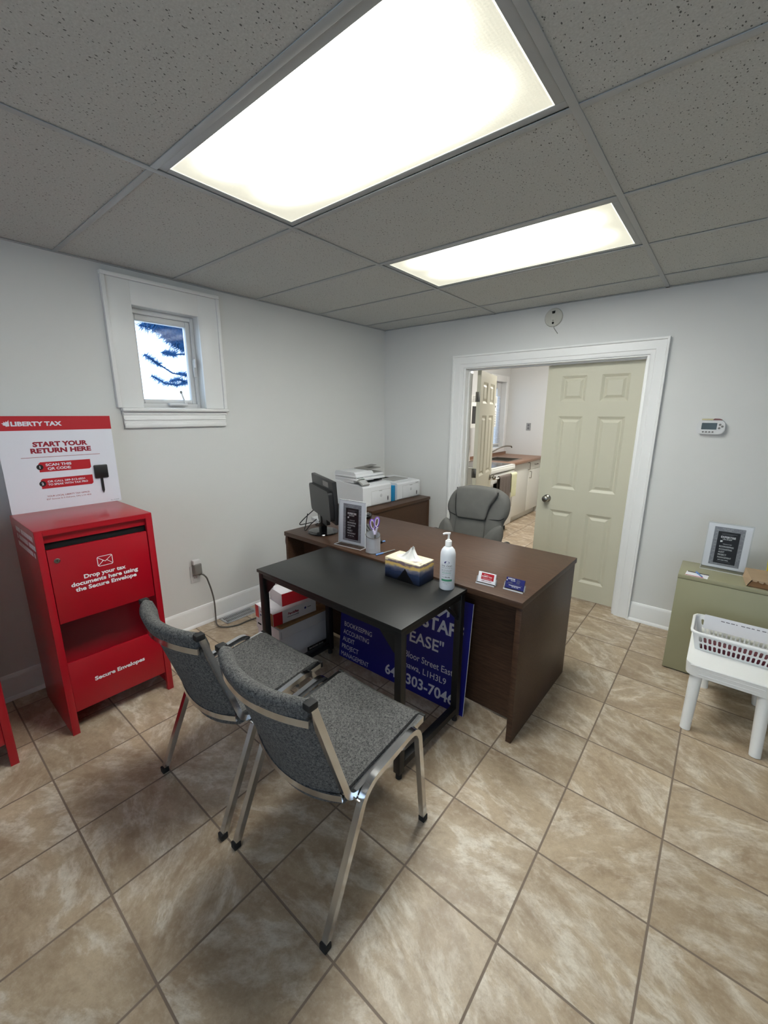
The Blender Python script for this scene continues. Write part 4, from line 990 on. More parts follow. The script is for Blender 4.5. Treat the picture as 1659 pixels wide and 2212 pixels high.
# ------------------------------------------------------------------ printers on the credenza
ZC = RZ
def printer_a():
    t = thing('printer', 'large white multifunction printer with scanner lid, nearer the monitor', 'printer', (0.38, -0.775, ZC), R(-3))
    # local: x out of the front, y along the front
    b = MB(); y0, y1, xf, xb = -0.180, 0.180, 0.183, -0.185
    prof = [(xb, 0.0), (xf-0.012, 0.0), (xf, 0.012), (xf, 0.172), (xf-0.010, 0.184), (xf-0.045, 0.190), (xb, 0.214)]
    def side(pr, y0, y1, m): b.prism(pr, -y1, -y0, m, Matrix(((1, 0, 0, 0), (0, 0, -1, 0), (0, 1, 0, 0), (0, 0, 0, 1))))
    side(prof, y0, y1, 'printer'); b.build('body', t, world=False, angle=30)
    b = MB().box((xf-0.003, -0.075, 0.012), (xf+0.0015, 0.170, 0.135), 'printer', bev=0.001)
    F = FX(xf+0.0022, 0, 0)
    b.path2([(-0.075, 0.012), (-0.075, 0.135), (0.170, 0.135), (0.170, 0.012)], 0.0016, 'printergrey', F); b.rect(0.04-0.02, 0.128, 0.06, 0.131, 'greyprint', F)
    b.disc(0.046, 0.085, 0.0125, 'greyprint', F, 24); b.disc(0.046, 0.085, 0.0105, 'printer', FX(xf+0.0026, 0, 0), 24); b.text('hp', 'greyprint', FX(xf+0.003, 0.046, 0.080), height=0.010, align='C', shear=0.2, bold=0.01)
    b.rect(0.128, 0.030, 0.143, 0.070, 'greyprint', F); b.rect(0.130, 0.044, 0.141, 0.056, 'blackprint', FX(xf+0.0026, 0, 0))
    b.build('paper_tray', t, world=False)
    MB().text('LaserJet Pro MFP', 'greyprint', FX(xf+0.0006, -0.155, 0.020), width=0.045, height=0.005).build('badge', t, world=False)
    b = MB(); b.box((xb+0.01, y0+0.004, 0.226), (0.110, y1-0.004, 0.248), 'printer', bev=0.004).box((xb+0.01, y0+0.006, 0.206), (0.060, y1-0.10, 0.228), 'printer').box((xb+0.008, y0+0.002, 0.250), (0.098, y1-0.004, 0.272), 'printer', bev=0.007, seg=3)
    b.prism([(xb+0.012, 0.270), (0.092, 0.270), (0.088, 0.288), (0.070, 0.299), (xb+0.03, 0.300), (xb+0.012, 0.290)], -0.045, -y0-0.004, 'printer', Matrix(((1, 0, 0, 0), (0, 0, -1, 0), (0, 1, 0, 0), (0, 0, 0, 1))))
    b.build('scanner_lid', t, world=False, angle=30)
    b = MB().box((xb+0.03, 0.040, 0.276), (0.070, 0.176, 0.280), 'greyplastic', bev=0.002).box((xb+0.05, 0.035, 0.300), (0.050, 0.200, 0.304), 'greyplastic', TR(0, 0, 0, rx=R(3)), bev=0.002).box((-0.07, 0.12, 0.304), (0.0, 0.215, 0.308), 'greyplastic', TR(0, 0, 0.004, rx=R(6)), bev=0.002); b.build('document_feeder_tray', t, world=False)
    MB().box((-0.10, -0.050, 0.205), (0.085, 0.165, 0.209), 'dark').box((-0.06, -0.05, 0.2), (-0.055, 0.17, 0.232), 'dark').build('output_slot', t, world=False)
    X = TR(0.118, -0.128, 0.229, ry=R(32))
    b = MB().box((-0.062, -0.045, -0.010), (0.062, 0.045, 0.006), 'printergrey', X, bev=0.004); p_ = b.build('control_panel', t, world=False)
    b = MB().box((-0.052, -0.036, 0.006), (-0.005, 0.036, 0.0072), 'lcd', X); b.build('display', p_, world=False)
    b = MB()
    for i in range(4):
        for j in range(4): b.box((0.005+i*0.0135, -0.030+j*0.0165, 0.006), (0.014+i*0.0135, -0.020+j*0.0165, 0.008), 'printer', X, bev=0.001, seg=1)
    b.build('keypad', p_, world=False)
printer_a()
t = thing('printer', 'small white laser printer at the far end of the credenza', 'printer', (0.400, -0.325, ZC), R(-3))
b = MB(); prof = [(-0.17, 0), (0.165, 0), (0.177, 0.012), (0.177, 0.150), (0.168, 0.162), (0.10, 0.166), (-0.17, 0.175)]
b.prism(prof, -0.172, 0.172, 'printer', Matrix(((1, 0, 0, 0), (0, 0, -1, 0), (0, 1, 0, 0), (0, 0, 0, 1)))); b.build('body', t, world=False, angle=30)
b = MB().box((-0.11, -0.11, 0.166), (0.075, 0.11, 0.1745), 'printergrey', bev=0.003).box((-0.12, -0.11, 0.170), (-0.08, 0.0, 0.176), 'dark', TR(0, 0, 0.001)); b.build('output_tray', t, world=False)
b = MB().box((0.174, -0.095, 0.014), (0.1785, 0.158, 0.132), 'printer', bev=0.001); F = FX(0.1792, 0, 0)
b.path2([(-0.095, 0.014), (-0.095, 0.132), (0.158, 0.132), (0.158, 0.014)], 0.0016, 'printergrey', F); b.rect(0.01, 0.125, 0.05, 0.128, 'greyprint', F)
b.disc(0.030, 0.088, 0.0125, 'greyprint', F, 24); b.disc(0.030, 0.088, 0.0105, 'printer', FX(0.1796, 0, 0), 24); b.text('hp', 'greyprint', FX(0.180, 0.030, 0.083), height=0.010, align='C', shear=0.2, bold=0.01)
b.rect(0.112, 0.024, 0.127, 0.062, 'greyprint', F); b.rect(0.114, 0.038, 0.125, 0.050, 'blackprint', FX(0.1796, 0, 0)); b.rect(0.10, 0.140, 0.145, 0.144, 'greyprint', FX(0.1776, 0, 0))
b.build('paper_tray', t, world=False)
tag(MB().box((0.28, -0.562, ZC), (0.552, -0.516, ZC+0.145), 'bluebox', bev=0.003).build('blue_box', origin=(0.42, -0.53, ZC)), 'bright blue box standing between the two printers', 'box')

# ------------------------------------------------------------------ office chair behind the desk
t = thing('office_chair', 'grey suede executive office chair behind the desk', 'office chair', (1.420, -0.62, 0), 0)
def smooth(pts, n=6):
    o = []; N = len(pts)
    for i in range(N):
        p0, p1, p2, p3 = (Vector(pts[(i+k-1) % N]) for k in range(4))
        for k in range(n):
            u = k/n; o.append(0.5*((2*p1)+(p2-p0)*u+(2*p0-5*p1+4*p2-p3)*u*u+(3*p1-p0-3*p2+p3)*u**3))
    return o
def pad(pts, y0, y1, rnd, name, fnz=None, m='suede', dome=0.02):
    """upholstered pad: outline in x and z, rounded rim of radius rnd, front at y0 slightly domed, back at y1"""
    P = smooth([(x-1.420, z) for x, z in pts]); N = len(P); c = sum(P, Vector((0, 0)))/N; b = MB(); rings = []
    def put(f, ins, y):
        o = []
        for p in P:
            d = (p-c).normalized(); q = c+(p-c)*f-d*ins; o.append((q.x, y+(fnz(q.x, q.y) if fnz else 0), q.y))
        return o
    rings.append(put(1, rnd*0.9, y1))
    for k in range(6): a = math.pi/2*k/5; rings.append(put(1, rnd*(1-math.cos(a)), y0+rnd*(1-math.sin(a))))
    for f in [1-k/16 for k in range(1, 16)]+[0.01]: rings.append(put(f, rnd*f, y0-dome*(1-f*f)))
    vs = [v for r_ in rings for v in r_]; fs = []
    for r_ in range(len(rings)-1):
        for k in range(N): fs.append((r_*N+k, r_*N+(k+1) % N, (r_+1)*N+(k+1) % N, (r_+1)*N+k))
    fs.append(tuple(range(N-1, -1, -1))); fs.append(tuple(range((len(rings)-1)*N, len(rings)*N)))
    return b.add(vs, fs, m).build(name, t, world=False, angle=80)
lean = lambda x, z: 0.10*(z-0.62)+0.10*x*x
pad([(1.200, 0.60), (1.180, 0.735), (1.151, 0.813), (1.170, 0.890), (1.210, 0.950), (1.276, 0.990), (1.363, 1.006), (1.442, 1.010), (1.569, 1.000), (1.644, 0.965), (1.676, 0.926), (1.685, 0.871), (1.676, 0.804), (1.648, 0.734), (1.635, 0.60), (1.42, 0.55)], -0.010, 0.10, 0.045, 'backrest', lean, dome=0.008)
pad([(1.258, 0.915), (1.258, 0.975), (1.30, 0.999), (1.44, 1.012), (1.565, 1.004), (1.605, 0.975), (1.580, 0.920), (1.548, 0.860), (1.528, 0.775), (1.500, 0.756), (1.400, 0.752), (1.305, 0.750), (1.278, 0.765), (1.263, 0.830)], -0.052, 0.06, 0.022, 'headrest_pad', lean, dome=0.008)
pad([(1.258, 0.62), (1.262, 0.740), (1.285, 0.765), (1.40, 0.770), (1.500, 0.768), (1.518, 0.745), (1.520, 0.62), (1.50, 0.52), (1.28, 0.52)], -0.030, 0.05, 0.020, 'lumbar_pad', lean, dome=0.008)
pad([(1.165, 0.722), (1.195, 0.712), (1.225, 0.678), (1.252, 0.615), (1.262, 0.54), (1.20, 0.50), (1.13, 0.53), (1.108, 0.60), (1.122, 0.670)], -0.052, 0.05, 0.035, 'side_bolster', lean, dome=0.008)
pad([(1.648, 0.735), (1.666, 0.690), (1.668, 0.62), (1.650, 0.53), (1.59, 0.50), (1.515, 0.54), (1.520, 0.615), (1.555, 0.675), (1.605, 0.718)], -0.052, 0.05, 0.035, 'side_bolster', lean, dome=0.008)
for pts in ([(1.263, 0.99), (1.256, 0.91), (1.262, 0.81), (1.280, 0.757)], [(1.608, 0.985), (1.576, 0.925), (1.546, 0.86), (1.526, 0.768)]):
    MB().tube([(x-1.42, -0.012-0.026+lean(x-1.42, z), z) for x, z in pts], 0.0035, 'seam', n=6, fillet=0.03).build('piping', t, world=False)
for pts in ([(1.172, 0.792), (1.195, 0.774), (1.255, 0.758)], [(1.660, 0.790), (1.635, 0.774), (1.530, 0.765)]):
    MB().tube([(x-1.42, -0.0125+lean(x-1.42, z)+(0.012 if k == 0 else 0), z) for k, (x, z) in enumerate(pts)], 0.003, 'seam', n=6, fillet=0.03).build('seam', t, world=False)
MB().sell((0, -0.20, 0.45), (0.24, 0.24, 0.060), 'suede', 0.5, 0.35, 36, 16).build('seat', t, world=False, angle=80)
for s_ in (-1, 1): MB().tube([(s_*0.27, 0.02, 0.46), (s_*0.31, -0.02, 0.62), (s_*0.31, -0.26, 0.64), (s_*0.28, -0.28, 0.46)], 0.02, 'blackplastic', fillet=0.06).build('armrest', t, world=False)
MB().cyl((0, -0.2, 0.10), (0, -0.2, 0.41), 0.028, 'rubber').build('gas_column', t, world=False)
b = MB(); 
for k in range(5):
    a = 2*math.pi*k/5+0.3; b.tube([(0, -0.2, 0.11), (0.30*math.cos(a), -0.2+0.30*math.sin(a), 0.075)], 0.022, 'blackplastic')
b.build('star_base', t, world=False)
for k in range(5):
    a = 2*math.pi*k/5+0.3; MB().cyl((0.30*math.cos(a)-0.02*math.sin(a), -0.2+0.30*math.sin(a)+0.02*math.cos(a), 0.03), (0.30*math.cos(a)+0.02*math.sin(a), -0.2+0.30*math.sin(a)-0.02*math.cos(a), 0.03), 0.03, 'rubber').build('caster', t, world=False)

# ------------------------------------------------------------------ boxes under the black table
BR_ = R(-3)
t = thing('storage_box', 'white lidded cardboard storage box at the bottom of the stack under the black table', 'box', (0.810, -1.955, 0), BR_)
b = MB().box((-0.125, -0.185, 0), (0.125, 0.185, 0.235), 'card', bev=0.002)
b.rect(0.02, 0.004, 0.186, 0.052, 'blackprint', FX(0.1256, 0, 0)); b.text('BANKERS BOX', 'whiteprint', FX(0.1260, 0.035, 0.030), width=0.120, height=0.013, bold=0.02)
b.rect(-0.10, 0.02, 0.10, 0.022, 'greyprint', FY(0, -0.1856, 0)); b.build('carton', t, world=False)
b = MB().box((-0.130, -0.190, 0.195), (0.130, 0.190, 0.262), 'card', bev=0.002)
b.rect(0.05, 0.225, 0.09, 0.236, 'dark', FY(-0.16, -0.1906, 0)); b.rect(-0.115, 0.196, -0.113, 0.245, 'greyprint', FX(0.1306, -0.06, 0)); b.build('lid', t, world=False)
tag(MB().box((-0.11, -0.17, 0.2625), (0.125, 0.185, 0.270), 'kraft', TR(0.815, -1.955, 0, BR_), bev=0.001).box((0.05, -0.185, 0.2700), (0.128, 0.20, 0.282), 'kraft', TR(0.815, -1.955, 0, BR_), bev=0.002).build('cardboard_sheet', origin=(0.815, -1.955, 0.2625)), 'folded brown cardboard sheet on the white storage box lid', 'cardboard')
t = thing('folder_box', 'wide white and red carton of file folders in the middle of the stack', 'box', (0.808, -2.010, 0.283), R(-5), 'white and red folder cartons under the black table')
b = MB().box((-0.108, -0.150, 0), (0.108, 0.170, 0.085), 'card', bev=0.0015)
F = FX(0.1086, 0, 0); b.rect(-0.149, 0.001, -0.085, 0.084, 'boxred', F); b.text('Pendaflex', 'darkredprint', FX(0.1090, -0.045, 0.045), width=0.080, height=0.016, bold=0.03, shear=0.1); b.rect(-0.050, 0.030, 0.035, 0.034, 'greyprint', F)
b.disc(0.085, 0.050, 0.008, 'navy', F); b.rect(0.100, 0.047, 0.130, 0.052, 'greyprint', F)
F = FY(0, -0.1506, 0); b.rect(-0.107, 0.001, -0.065, 0.084, 'boxred', F); b.rect(0.080, 0.001, 0.107, 0.084, 'kraft', F); b.disc(-0.04, 0.03, 0.008, 'navy', F); b.text('Pendaflex', 'darkredprint', FY(-0.045, -0.1510, 0.05), width=0.05, height=0.010, bold=0.03, shear=0.1)
T2 = TR(0, 0, 0.0854); b.rect(-0.107, 0.10, -0.05, 0.169, 'boxred', T2); b.text('8 1/2 x 11', 'greyprint', TR(0.02, -0.13, 0.0855, R(30)), width=0.045, height=0.010)
b.build('carton', t, world=False)
t = thing('folder_box', 'small white carton with a red side on top of the stack', 'box', (0.800, -1.955, 0.3695), R(-8), 'white and red folder cartons under the black table')
b = MB().box((-0.078, -0.105, 0), (0.078, 0.130, 0.085), 'card', bev=0.0015)
F = FX(0.0786, 0, 0); b.rect(-0.104, 0.001, 0.129, 0.084, 'boxred', F)
for y in (-0.04, 0.02): b.rect(y, 0.012, y+0.003, 0.07, 'redprint', F)
T2 = TR(0, 0, 0.0854); b.rect(-0.07, -0.10, -0.04, -0.093, 'greyprint', T2)
for k in range(4): b.rect(-0.03+0.012*k, -0.02, -0.026+0.012*k, 0.05-0.01*k, 'greyprint', T2)
b.build('carton', t, world=False)

# ------------------------------------------------------------------ blue sign board leaning under the desk
ang = math.atan2(0.055, 0.61)
SB = Matrix.Translation((1.101, -1.812, 0.0)) @ Matrix.Rotation(R(0.6), 4, 'Z') @ Matrix.Rotation(-ang, 4, 'X') @ Matrix(((1, 0, 0, 0), (0, 0, -1, 0), (0, 1, 0, 0), (0, 0, 0, 1)))
b = MB().box((0, 0, -0.004), (0.914, 0.628, 0), 'bluesign', SB)
b.box((0.9132, 0, -0.0042), (0.9146, 0.628, 0.0002), 'whitepanel', SB)
def st(s_, x, y, wd, h_, bo=0.005): b.text(s_, 'signtext', SB @ Matrix.Translation((x-1.101, y, 0.0006)), width=wd, height=h_, bold=bo)
for s_, x, y, wd in (('BOOKKEEPING', 1.137, 0.222, 0.232), ('ACCOUNTING', 1.131, 0.168, 0.218), ('AUDIT', 1.127, 0.118, 0.103), ('PROJECT', 1.123, 0.066, 0.144), ('MANAGEMENT', 1.119, 0.013, 0.236)): st(s_, x, y, wd, 0.031, 0.0 if s_[0] == 'M' else 0.005)
st('ON STAFF', 1.545, 0.418, 0.430, 0.070, 0.03); st('EXPERT', 1.305, 0.300, 0.270, 0.066, 0.02); st('EASE"', 1.646, 0.300, 0.222, 0.066, 0.016)
st('411 Bloor Street East', 1.537, 0.198, 0.400, 0.038); st('Oshawa, L1H3L9', 1.568, 0.133, 0.332, 0.036); st('647-303-7046', 1.487, 0.036, 0.470, 0.062, 0.022)
P = SB @ Matrix.Translation((1.84-1.101, 0.53, 0.0006))
b.poly([(-0.035, -0.025), (-0.015, -0.03), (0.03, 0.015), (0.03, -0.02), (0.045, -0.01), (0.045, 0.05), (-0.01, 0.05), (-0.01, 0.033), (0.012, 0.033)][::1], 'signtext', P)
tag(b.build('sign_board', origin=(1.55, -1.81, 0)), 'dark blue sign board with pale lettering leaning under the desk behind the black table', 'sign')

# ------------------------------------------------------------------ left wall: outlet, adapter, cord, floor register
t = thing('wall_outlet', 'white outlet plate on the left wall above the baseboard', 'outlet', (0.0, -2.196, 0.342))
MB().box((0, -2.231, 0.342), (0.005, -2.161, 0.472), 'vinyl', bev=0.002).build('plate', t)
MB().box((0.004, -2.214, 0.355), (0.0065, -2.178, 0.400), 'vinyl', bev=0.003).box((0.0063, -2.204, 0.375), (0.0068, -2.2015, 0.388), 'dark').box((0.0063, -2.190, 0.375), (0.0068, -2.1875, 0.388), 'dark').build('socket', t)
tag(MB().box((0.0068, -2.218, 0.412), (0.052, -2.160, 0.495), 'greyplastic', bev=0.010, seg=3).box((0.0068, -2.218, 0.488), (0.045, -2.160, 0.522), 'vinyl', bev=0.006).build('power_adapter', origin=(0.03, -2.19, 0.41)), 'grey and white power adapter plugged into the left wall outlet', 'adapter')
t = thing('extension_cable', 'grey power cord drooping from the outlet to the floor', 'cord', (0.03, -2.175, 0.40))
cp = [(0.030, -2.172, 0.408), (0.045, -2.158, 0.405), (0.060, -2.140, 0.380), (0.055, -2.110, 0.27), (0.060, -2.098, 0.17), (0.080, -2.110, 0.07), (0.125, -2.135, 0.008), (0.190, -2.110, 0.0062), (0.240, -2.030, 0.0062), (0.232, -1.940, 0.0062), (0.250, -1.84, 0.0062), (0.32, -1.72, 0.0062), (0.50, -1.60, 0.0062)]
MB().tube(cp, 0.0055, 'cordgrey', fillet=0.05, fseg=6).build('cable', t)
MB().cyl((0.030, -2.186, 0.413), (0.030, -2.170, 0.403), 0.009, 'cordgrey', 0.007, n=14).build('plug', t)
t = thing('floor_register', 'pale metal floor vent beside the left baseboard', 'vent', (0.10, -1.93, 0), 0)
b = MB(); vx0, vx1, vy0, vy1 = 0.034, 0.152, -2.062, -1.785
b.box((vx0, vy0, 0), (vx1, vy0+0.018, 0.005), 'tee', bev=0.001).box((vx0, vy1-0.018, 0), (vx1, vy1, 0.005), 'tee', bev=0.001).box((vx0, vy0, 0), (vx0+0.016, vy1, 0.005), 'tee', bev=0.001).box((vx1-0.016, vy0, 0), (vx1, vy1, 0.005), 'tee', bev=0.001)
b.build('frame', t)
MB().box((vx0+.01, vy0+.01, 0.0003), (vx1-.01, vy1-.01, 0.0012), 'dark').build('opening', t)
y = vy0+0.026; b = MB(); k = 0
while y < vy1-0.022:
    b.box((vx0+0.014, y, 0.0010), (vx1-0.014, y+0.0055, 0.0042), 'tee', TR(0, 0, 0)); y += 0.0125
b.box(((vx0+vx1)/2-0.002, vy0+.016, 0.001), ((vx0+vx1)/2+0.002, vy1-.016, 0.0044), 'tee')
b.build('louvres', t)

# ------------------------------------------------------------------ green cabinet on the right
t = thing('filing_cabinet', 'olive green metal cabinet against the back wall, right of the door', 'cabinet', (3.26, -0.44, 0))
gx0, gx1, gy0, gy1, gz = 2.770, 3.75, -0.590, -0.285, 0.630
MB().box((gx0, gy0, 0.008), (gx1, gy1, gz-0.026), 'olive', bev=0.002).build('body', t)
MB().box((gx0-0.001, gy0-0.002, gz-0.0245), (gx1+0.001, gy1, gz), 'olive', bev=0.003).build('top', t)
MB().box((gx0+0.01, gy0+0.01, 0), (gx1-0.01, gy1-0.01, 0.008), 'dark').build('base', t)
sign_holder('clear sign holder standing on the olive green cabinet', (2.972, -0.345, gz), R(-2), 4)
tag(MB().box((-0.054, -0.042, 0), (0.054, 0.042, 0.0015), 'paper', TR(2.858, -0.545, gz, R(-4))).rect(-0.054, -0.042, 0.035, -0.032, 'redprint', TR(2.858, -0.545, gz+0.0018, R(-4))).rect(-0.05, 0.026, 0.054, 0.042, 'blackprint', TR(2.858, -0.545, gz+0.0018, R(-4))).build('printed_card', origin=(2.858, -0.545, gz)), 'white card with dark and red bands on the left of the green cabinet', 'card')
pen('pen', (2.852, -0.512, gz+0.0070), (2.882, -0.578, gz+0.0062), 'blue pen lying across the white card on the green cabinet', 'penblue', 'penblue')
# brown paper bag lying on its side
def bag():
    b = MB(); X0, X1 = 3.070, 3.40
    def f(u, v):
        a = v*2*math.pi; w_ = 0.5+0.5*min(1, u/0.06)
        y = -0.480 + 0.095*math.copysign(abs(math.cos(a))**0.6, math.cos(a))*(1.0)
        z = 0.034 + 0.033*math.copysign(abs(math.sin(a))**0.6, math.sin(a)) * (0.9+0.1*math.sin(u*9+v*12))
        return (X0+(X1-X0)*u + 0.010*math.sin(a*2+1), y + 0.004*math.sin(u*22), gz + max(0.0015, z))
    b.grid(f, 26, 40, 'paperbag', thick=0.0012, nrm=lambda u, v: (0, -math.cos(v*2*math.pi), -math.sin(v*2*math.pi)))
    # front face folded open: a dark mouth with a torn lip
    return b
t = thing('paper_bag', 'brown paper bag lying open on the green cabinet at the right edge', 'paper bag', (3.2, -0.49, gz))
b = MB(); x0, x1 = 3.068, 3.42
b.add([(x0, -0.405, gz+0.001), (x1, -0.405, gz+0.001), (x1, -0.595, gz+0.001), (x0+0.012, -0.575, gz+0.001), (x0+0.004, -0.400, gz+0.058), (x1, -0.395, gz+0.064), (x1, -0.600, gz+0.040), (x0+0.030, -0.585, gz+0.047), (x0-0.006, -0.50, gz+0.030)],
      [(0, 3, 2, 1), (4, 5, 6, 7), (0, 1, 5, 4), (0, 4, 8), (0, 8, 3), (8, 4, 7), (3, 8, 7)], 'paperbag')
b.build('paper', t, angle=15)
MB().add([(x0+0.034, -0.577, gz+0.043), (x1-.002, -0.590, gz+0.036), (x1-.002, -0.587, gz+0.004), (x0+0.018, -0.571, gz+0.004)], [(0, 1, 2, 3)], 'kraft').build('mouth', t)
b = MB()
for k in range(14):
    xa = x0+0.030+k*0.0265; b.add([(xa, -0.5855-k*0.0011, gz+0.047-k*0.0005), (xa+0.0265, -0.5866-k*0.0011, gz+0.0465-k*0.0005), (xa+0.020, -0.589-k*0.0011, gz+0.038+random.uniform(-.004, .002)), (xa+0.006, -0.588-k*0.0011, gz+0.038+random.uniform(-.004, .002))], [(0, 1, 2, 3)], 'paperbag')
b.build('torn_lip', t)
t = thing('snack_bag', 'yellow printed bag behind the brown paper bag, cut by the right edge', 'bag', (3.22, -0.24, gz))
def yb(u, v): 
    a = u*2*math.pi; k = math.sin(math.pi*min(1, max(0, v*0.92+0.04)))**0.4
    return (3.235+0.075*(0.85+0.15*v)*math.cos(a), -0.34+0.035*k*math.sin(a), gz+0.001+0.185*v+0.006*math.sin(a*3))
MB().grid(yb, 36, 14, 'yellowbag').build('film', t)

# ------------------------------------------------------------------ white stool with a basket
t = thing('plastic_stool', 'white plastic stool carrying the basket in front of the green cabinet', 'stool', (3.05, -0.90, 0))
sx0, sx1, sy0, sy1, sz = 2.885, 3.235, -1.150, -0.655, 0.362
b = MB(); b.prism(rrect(sx0, sy0, sx1, sy1, 0.045, 6), sz-0.014, sz, 'whiteplastic')
ro, ri = rrect(sx0, sy0, sx1, sy1, 0.045, 6), rrect(sx0+0.008, sy0+0.008, sx1-0.008, sy1-0.008, 0.038, 6); n = len(ro)
ro2 = rrect(sx0+0.004, sy0+0.004, sx1-0.004, sy1-0.004, 0.042, 6)
vs = [(x, y, sz-0.012) for x, y in ro] + [(x, y, sz-0.062) for x, y in ro2] + [(x, y, sz-0.062) for x, y in ri] + [(x, y, sz-0.014) for x, y in ri]; fs = []
for q in range(3): fs += [(q*n+k, q*n+(k+1) % n, (q+1)*n+(k+1) % n, (q+1)*n+k) for k in range(n)]
b.add(vs, fs, 'whiteplastic'); b.build('top', t, angle=40)
b = MB()      # moulded rib pattern on the apron
b.tube([(sx0+0.055, sy0+0.0035, sz-0.046), (sx0+0.285, sy0+0.0035, sz-0.046), (sx0+0.300, sy0+0.0025, sz-0.024), (sx0+0.055, sy0+0.0025, sz-0.024)], 0.0028, 'whiteplastic', closed=True, n=8); b.tube([(sx0+0.02, sy0+0.001, sz-0.004), (sx1-0.02, sy0+0.001, sz-0.004)], 0.004, 'whiteplastic', n=8); b.build('apron_rib', t)
for fx, fy, tx_, ty_ in ((2.930, -1.142, 2.935, -1.105), (3.200, -1.155, 3.190, -1.105), (2.985, -0.668, 2.950, -0.700), (3.222, -0.678, 3.190, -0.700)):
    MB().cyl((fx, fy, 0), (tx_, ty_, sz-0.016), 0.0225, 'whiteplastic', 0.027, n=24).build('leg', t)
# basket
t = thing('storage_basket', 'white plastic basket with slotted sides on the stool', 'basket', (3.08, -0.86, sz))
rx0, rx1, ry0, ry1, rz = 2.884, 3.300, -0.995, -0.735, 0.462
tb = 0.022       # taper
def wallpt(a, b_, u, z):       # point on wall from corner a to b at fraction u and height z
    f = (z-sz)/(rz-sz); c = Vector(((rx0+rx1)/2, (ry0+ry1)/2))
    p = Vector(a)*(1-u)+Vector(b_)*u; k = tb*(1-f)
    return Vector((p.x-k*(p.x-c.x)/((rx1-rx0)/2), p.y-k*(p.y-c.y)/((ry1-ry0)/2), z))
def slotted(a, b_, nh):
    mb = MB(); L = (Vector(b_)-Vector(a)).length; N = 16; th = 0.0022
    nrm = Vector(((Vector(b_)-Vector(a)).y, -(Vector(b_)-Vector(a)).x)).normalized(); nrm = Vector((nrm.x, nrm.y, 0))*-th
    rows_ = ((sz+0.008, sz+0.044), (sz+0.048, sz+0.084))
    m0 = 0.10 if L > 0.3 else 0.12
    m0 = 0.05
    def quad(u0, u1, z0, z1):
        p = [wallpt(a, b_, u0, z0), wallpt(a, b_, u1, z0), wallpt(a, b_, u1, z1), wallpt(a, b_, u0, z1)]; q = [v+nrm for v in p]
        mb.add(p+q, [(0, 1, 2, 3), (7, 6, 5, 4)], 'basket')
    z_all = [sz+0.001, rows_[0][0], rows_[0][1], rows_[1][0], rows_[1][1], rz]
    for i in (0, 2, 4): quad(0, 1, z_all[i], z_all[i+1])
    for z0, z1 in rows_:
        quad(0, m0, z0, z1); quad(1-m0, 1, z0, z1)
        for h_ in range(nh):
            u0 = m0+(1-2*m0)*h_/nh; u1 = m0+(1-2*m0)*(h_+1)/nh; uc, zc = (u0+u1)/2, (z0+z1)/2
            hw, hh = (u1-u0)*L*0.32, (z1-z0)*0.43
            P, Q = [], []
            for k in range(N):
                t_ = 2*math.pi*(k+0.5)/N; ca, sa = math.cos(t_), math.sin(t_)
                dx, dz = hw*ca, (hh-hw)*math.copysign(1, sa)+hw*sa
                P.append(wallpt(a, b_, uc+dx/L, zc+dz))
                W2, H2 = (u1-u0)*L/2, (z1-z0)/2; s_ = min(W2/max(abs(ca), 1e-6), H2/max(abs(sa), 1e-6)); 
                Q.append((ca*s_, sa*s_))
            cs = [(W2, H2), (-W2, H2), (-W2, -H2), (W2, -H2)]
            Qv = [wallpt(a, b_, uc+q[0]/L, zc+q[1]) for q in Q]; Cv = [wallpt(a, b_, uc+c_[0]/L, zc+c_[1]) for c_ in cs]
            V_ = P+Qv+[v+nrm for v in P]+[v+nrm for v in Qv]+Cv+[v+nrm for v in Cv]
            F_ = []
            for k in range(N):
                k2 = (k+1) % N
                F_ += [(k, k2, N+k2, N+k), (3*N+k, 3*N+k2, 2*N+k2, 2*N+k), (k2, k, 2*N+k, 2*N+k2)]
            def edge_of(q): return 0 if abs(q[0]-W2) < 1e-7 else 1 if abs(q[1]-H2) < 1e-7 else 2 if abs(q[0]+W2) < 1e-7 else 3
            for k in range(N):
                k2 = (k+1) % N; e1, e2 = edge_of(Q[k]), edge_of(Q[k2])
                if e1 != e2:
                    c_ = e1 if (e2 == (e1+1) % 4) else e2
                    F_ += [(N+k, N+k2, 4*N+c_), (3*N+k2, 3*N+k, 4*N+4+c_)]
            mb.add(V_, F_, 'basket')
    return mb
cs_ = [(rx0+.004, ry0+.004), (rx1-.004, ry0+.004), (rx1-.004, ry1-.004), (rx0+.004, ry1-.004)]
for i, nh in enumerate((18, 10, 18, 10)):
    slotted(cs_[i], cs_[(i+1) % 4], nh).build('slotted_wall', t, angle=30)
rp = [(x, y, rz) for x, y in rrect(rx0, ry0, rx1, ry1, 0.035, 6)]
MB().sweep(rp, [(-0.007, -0.005), (0.005, -0.007), (0.007, 0.002), (0.003, 0.006), (-0.005, 0.006)], 'basket', closed=True).build('rim', t, angle=60)
MB().box((rx0+0.026, ry0+0.026, sz+0.0008), (rx1-0.026, ry1-0.026, sz+0.0035), 'basket').build('bottom', t)
tag(MB().box((-0.165, -0.058, 0), (0.165, 0.058, 0.028), 'burgundy', TR(3.096, -0.902, sz+0.004), bev=0.003).box((-0.160, -0.056, 0.012), (0.166, 0.0585, 0.020), 'paper', TR(3.096, -0.902, sz+0.004)).build('book', origin=(3.096, -0.902, sz+0.004)), 'dark burgundy book lying at the bottom of the basket', 'book')
X = Matrix.Translation((3.10, -0.772, sz+0.043)) @ Matrix.Rotation(R(-10), 4, 'X') @ Matrix(((1, 0, 0, 0), (0, 0, -1, 0), (0, 1, 0, 0), (0, 0, 0, 1)))
b = MB().box((-0.172, 0, -0.001), (0.172, 0.078, 0), 'paper', X)
x = -0.10
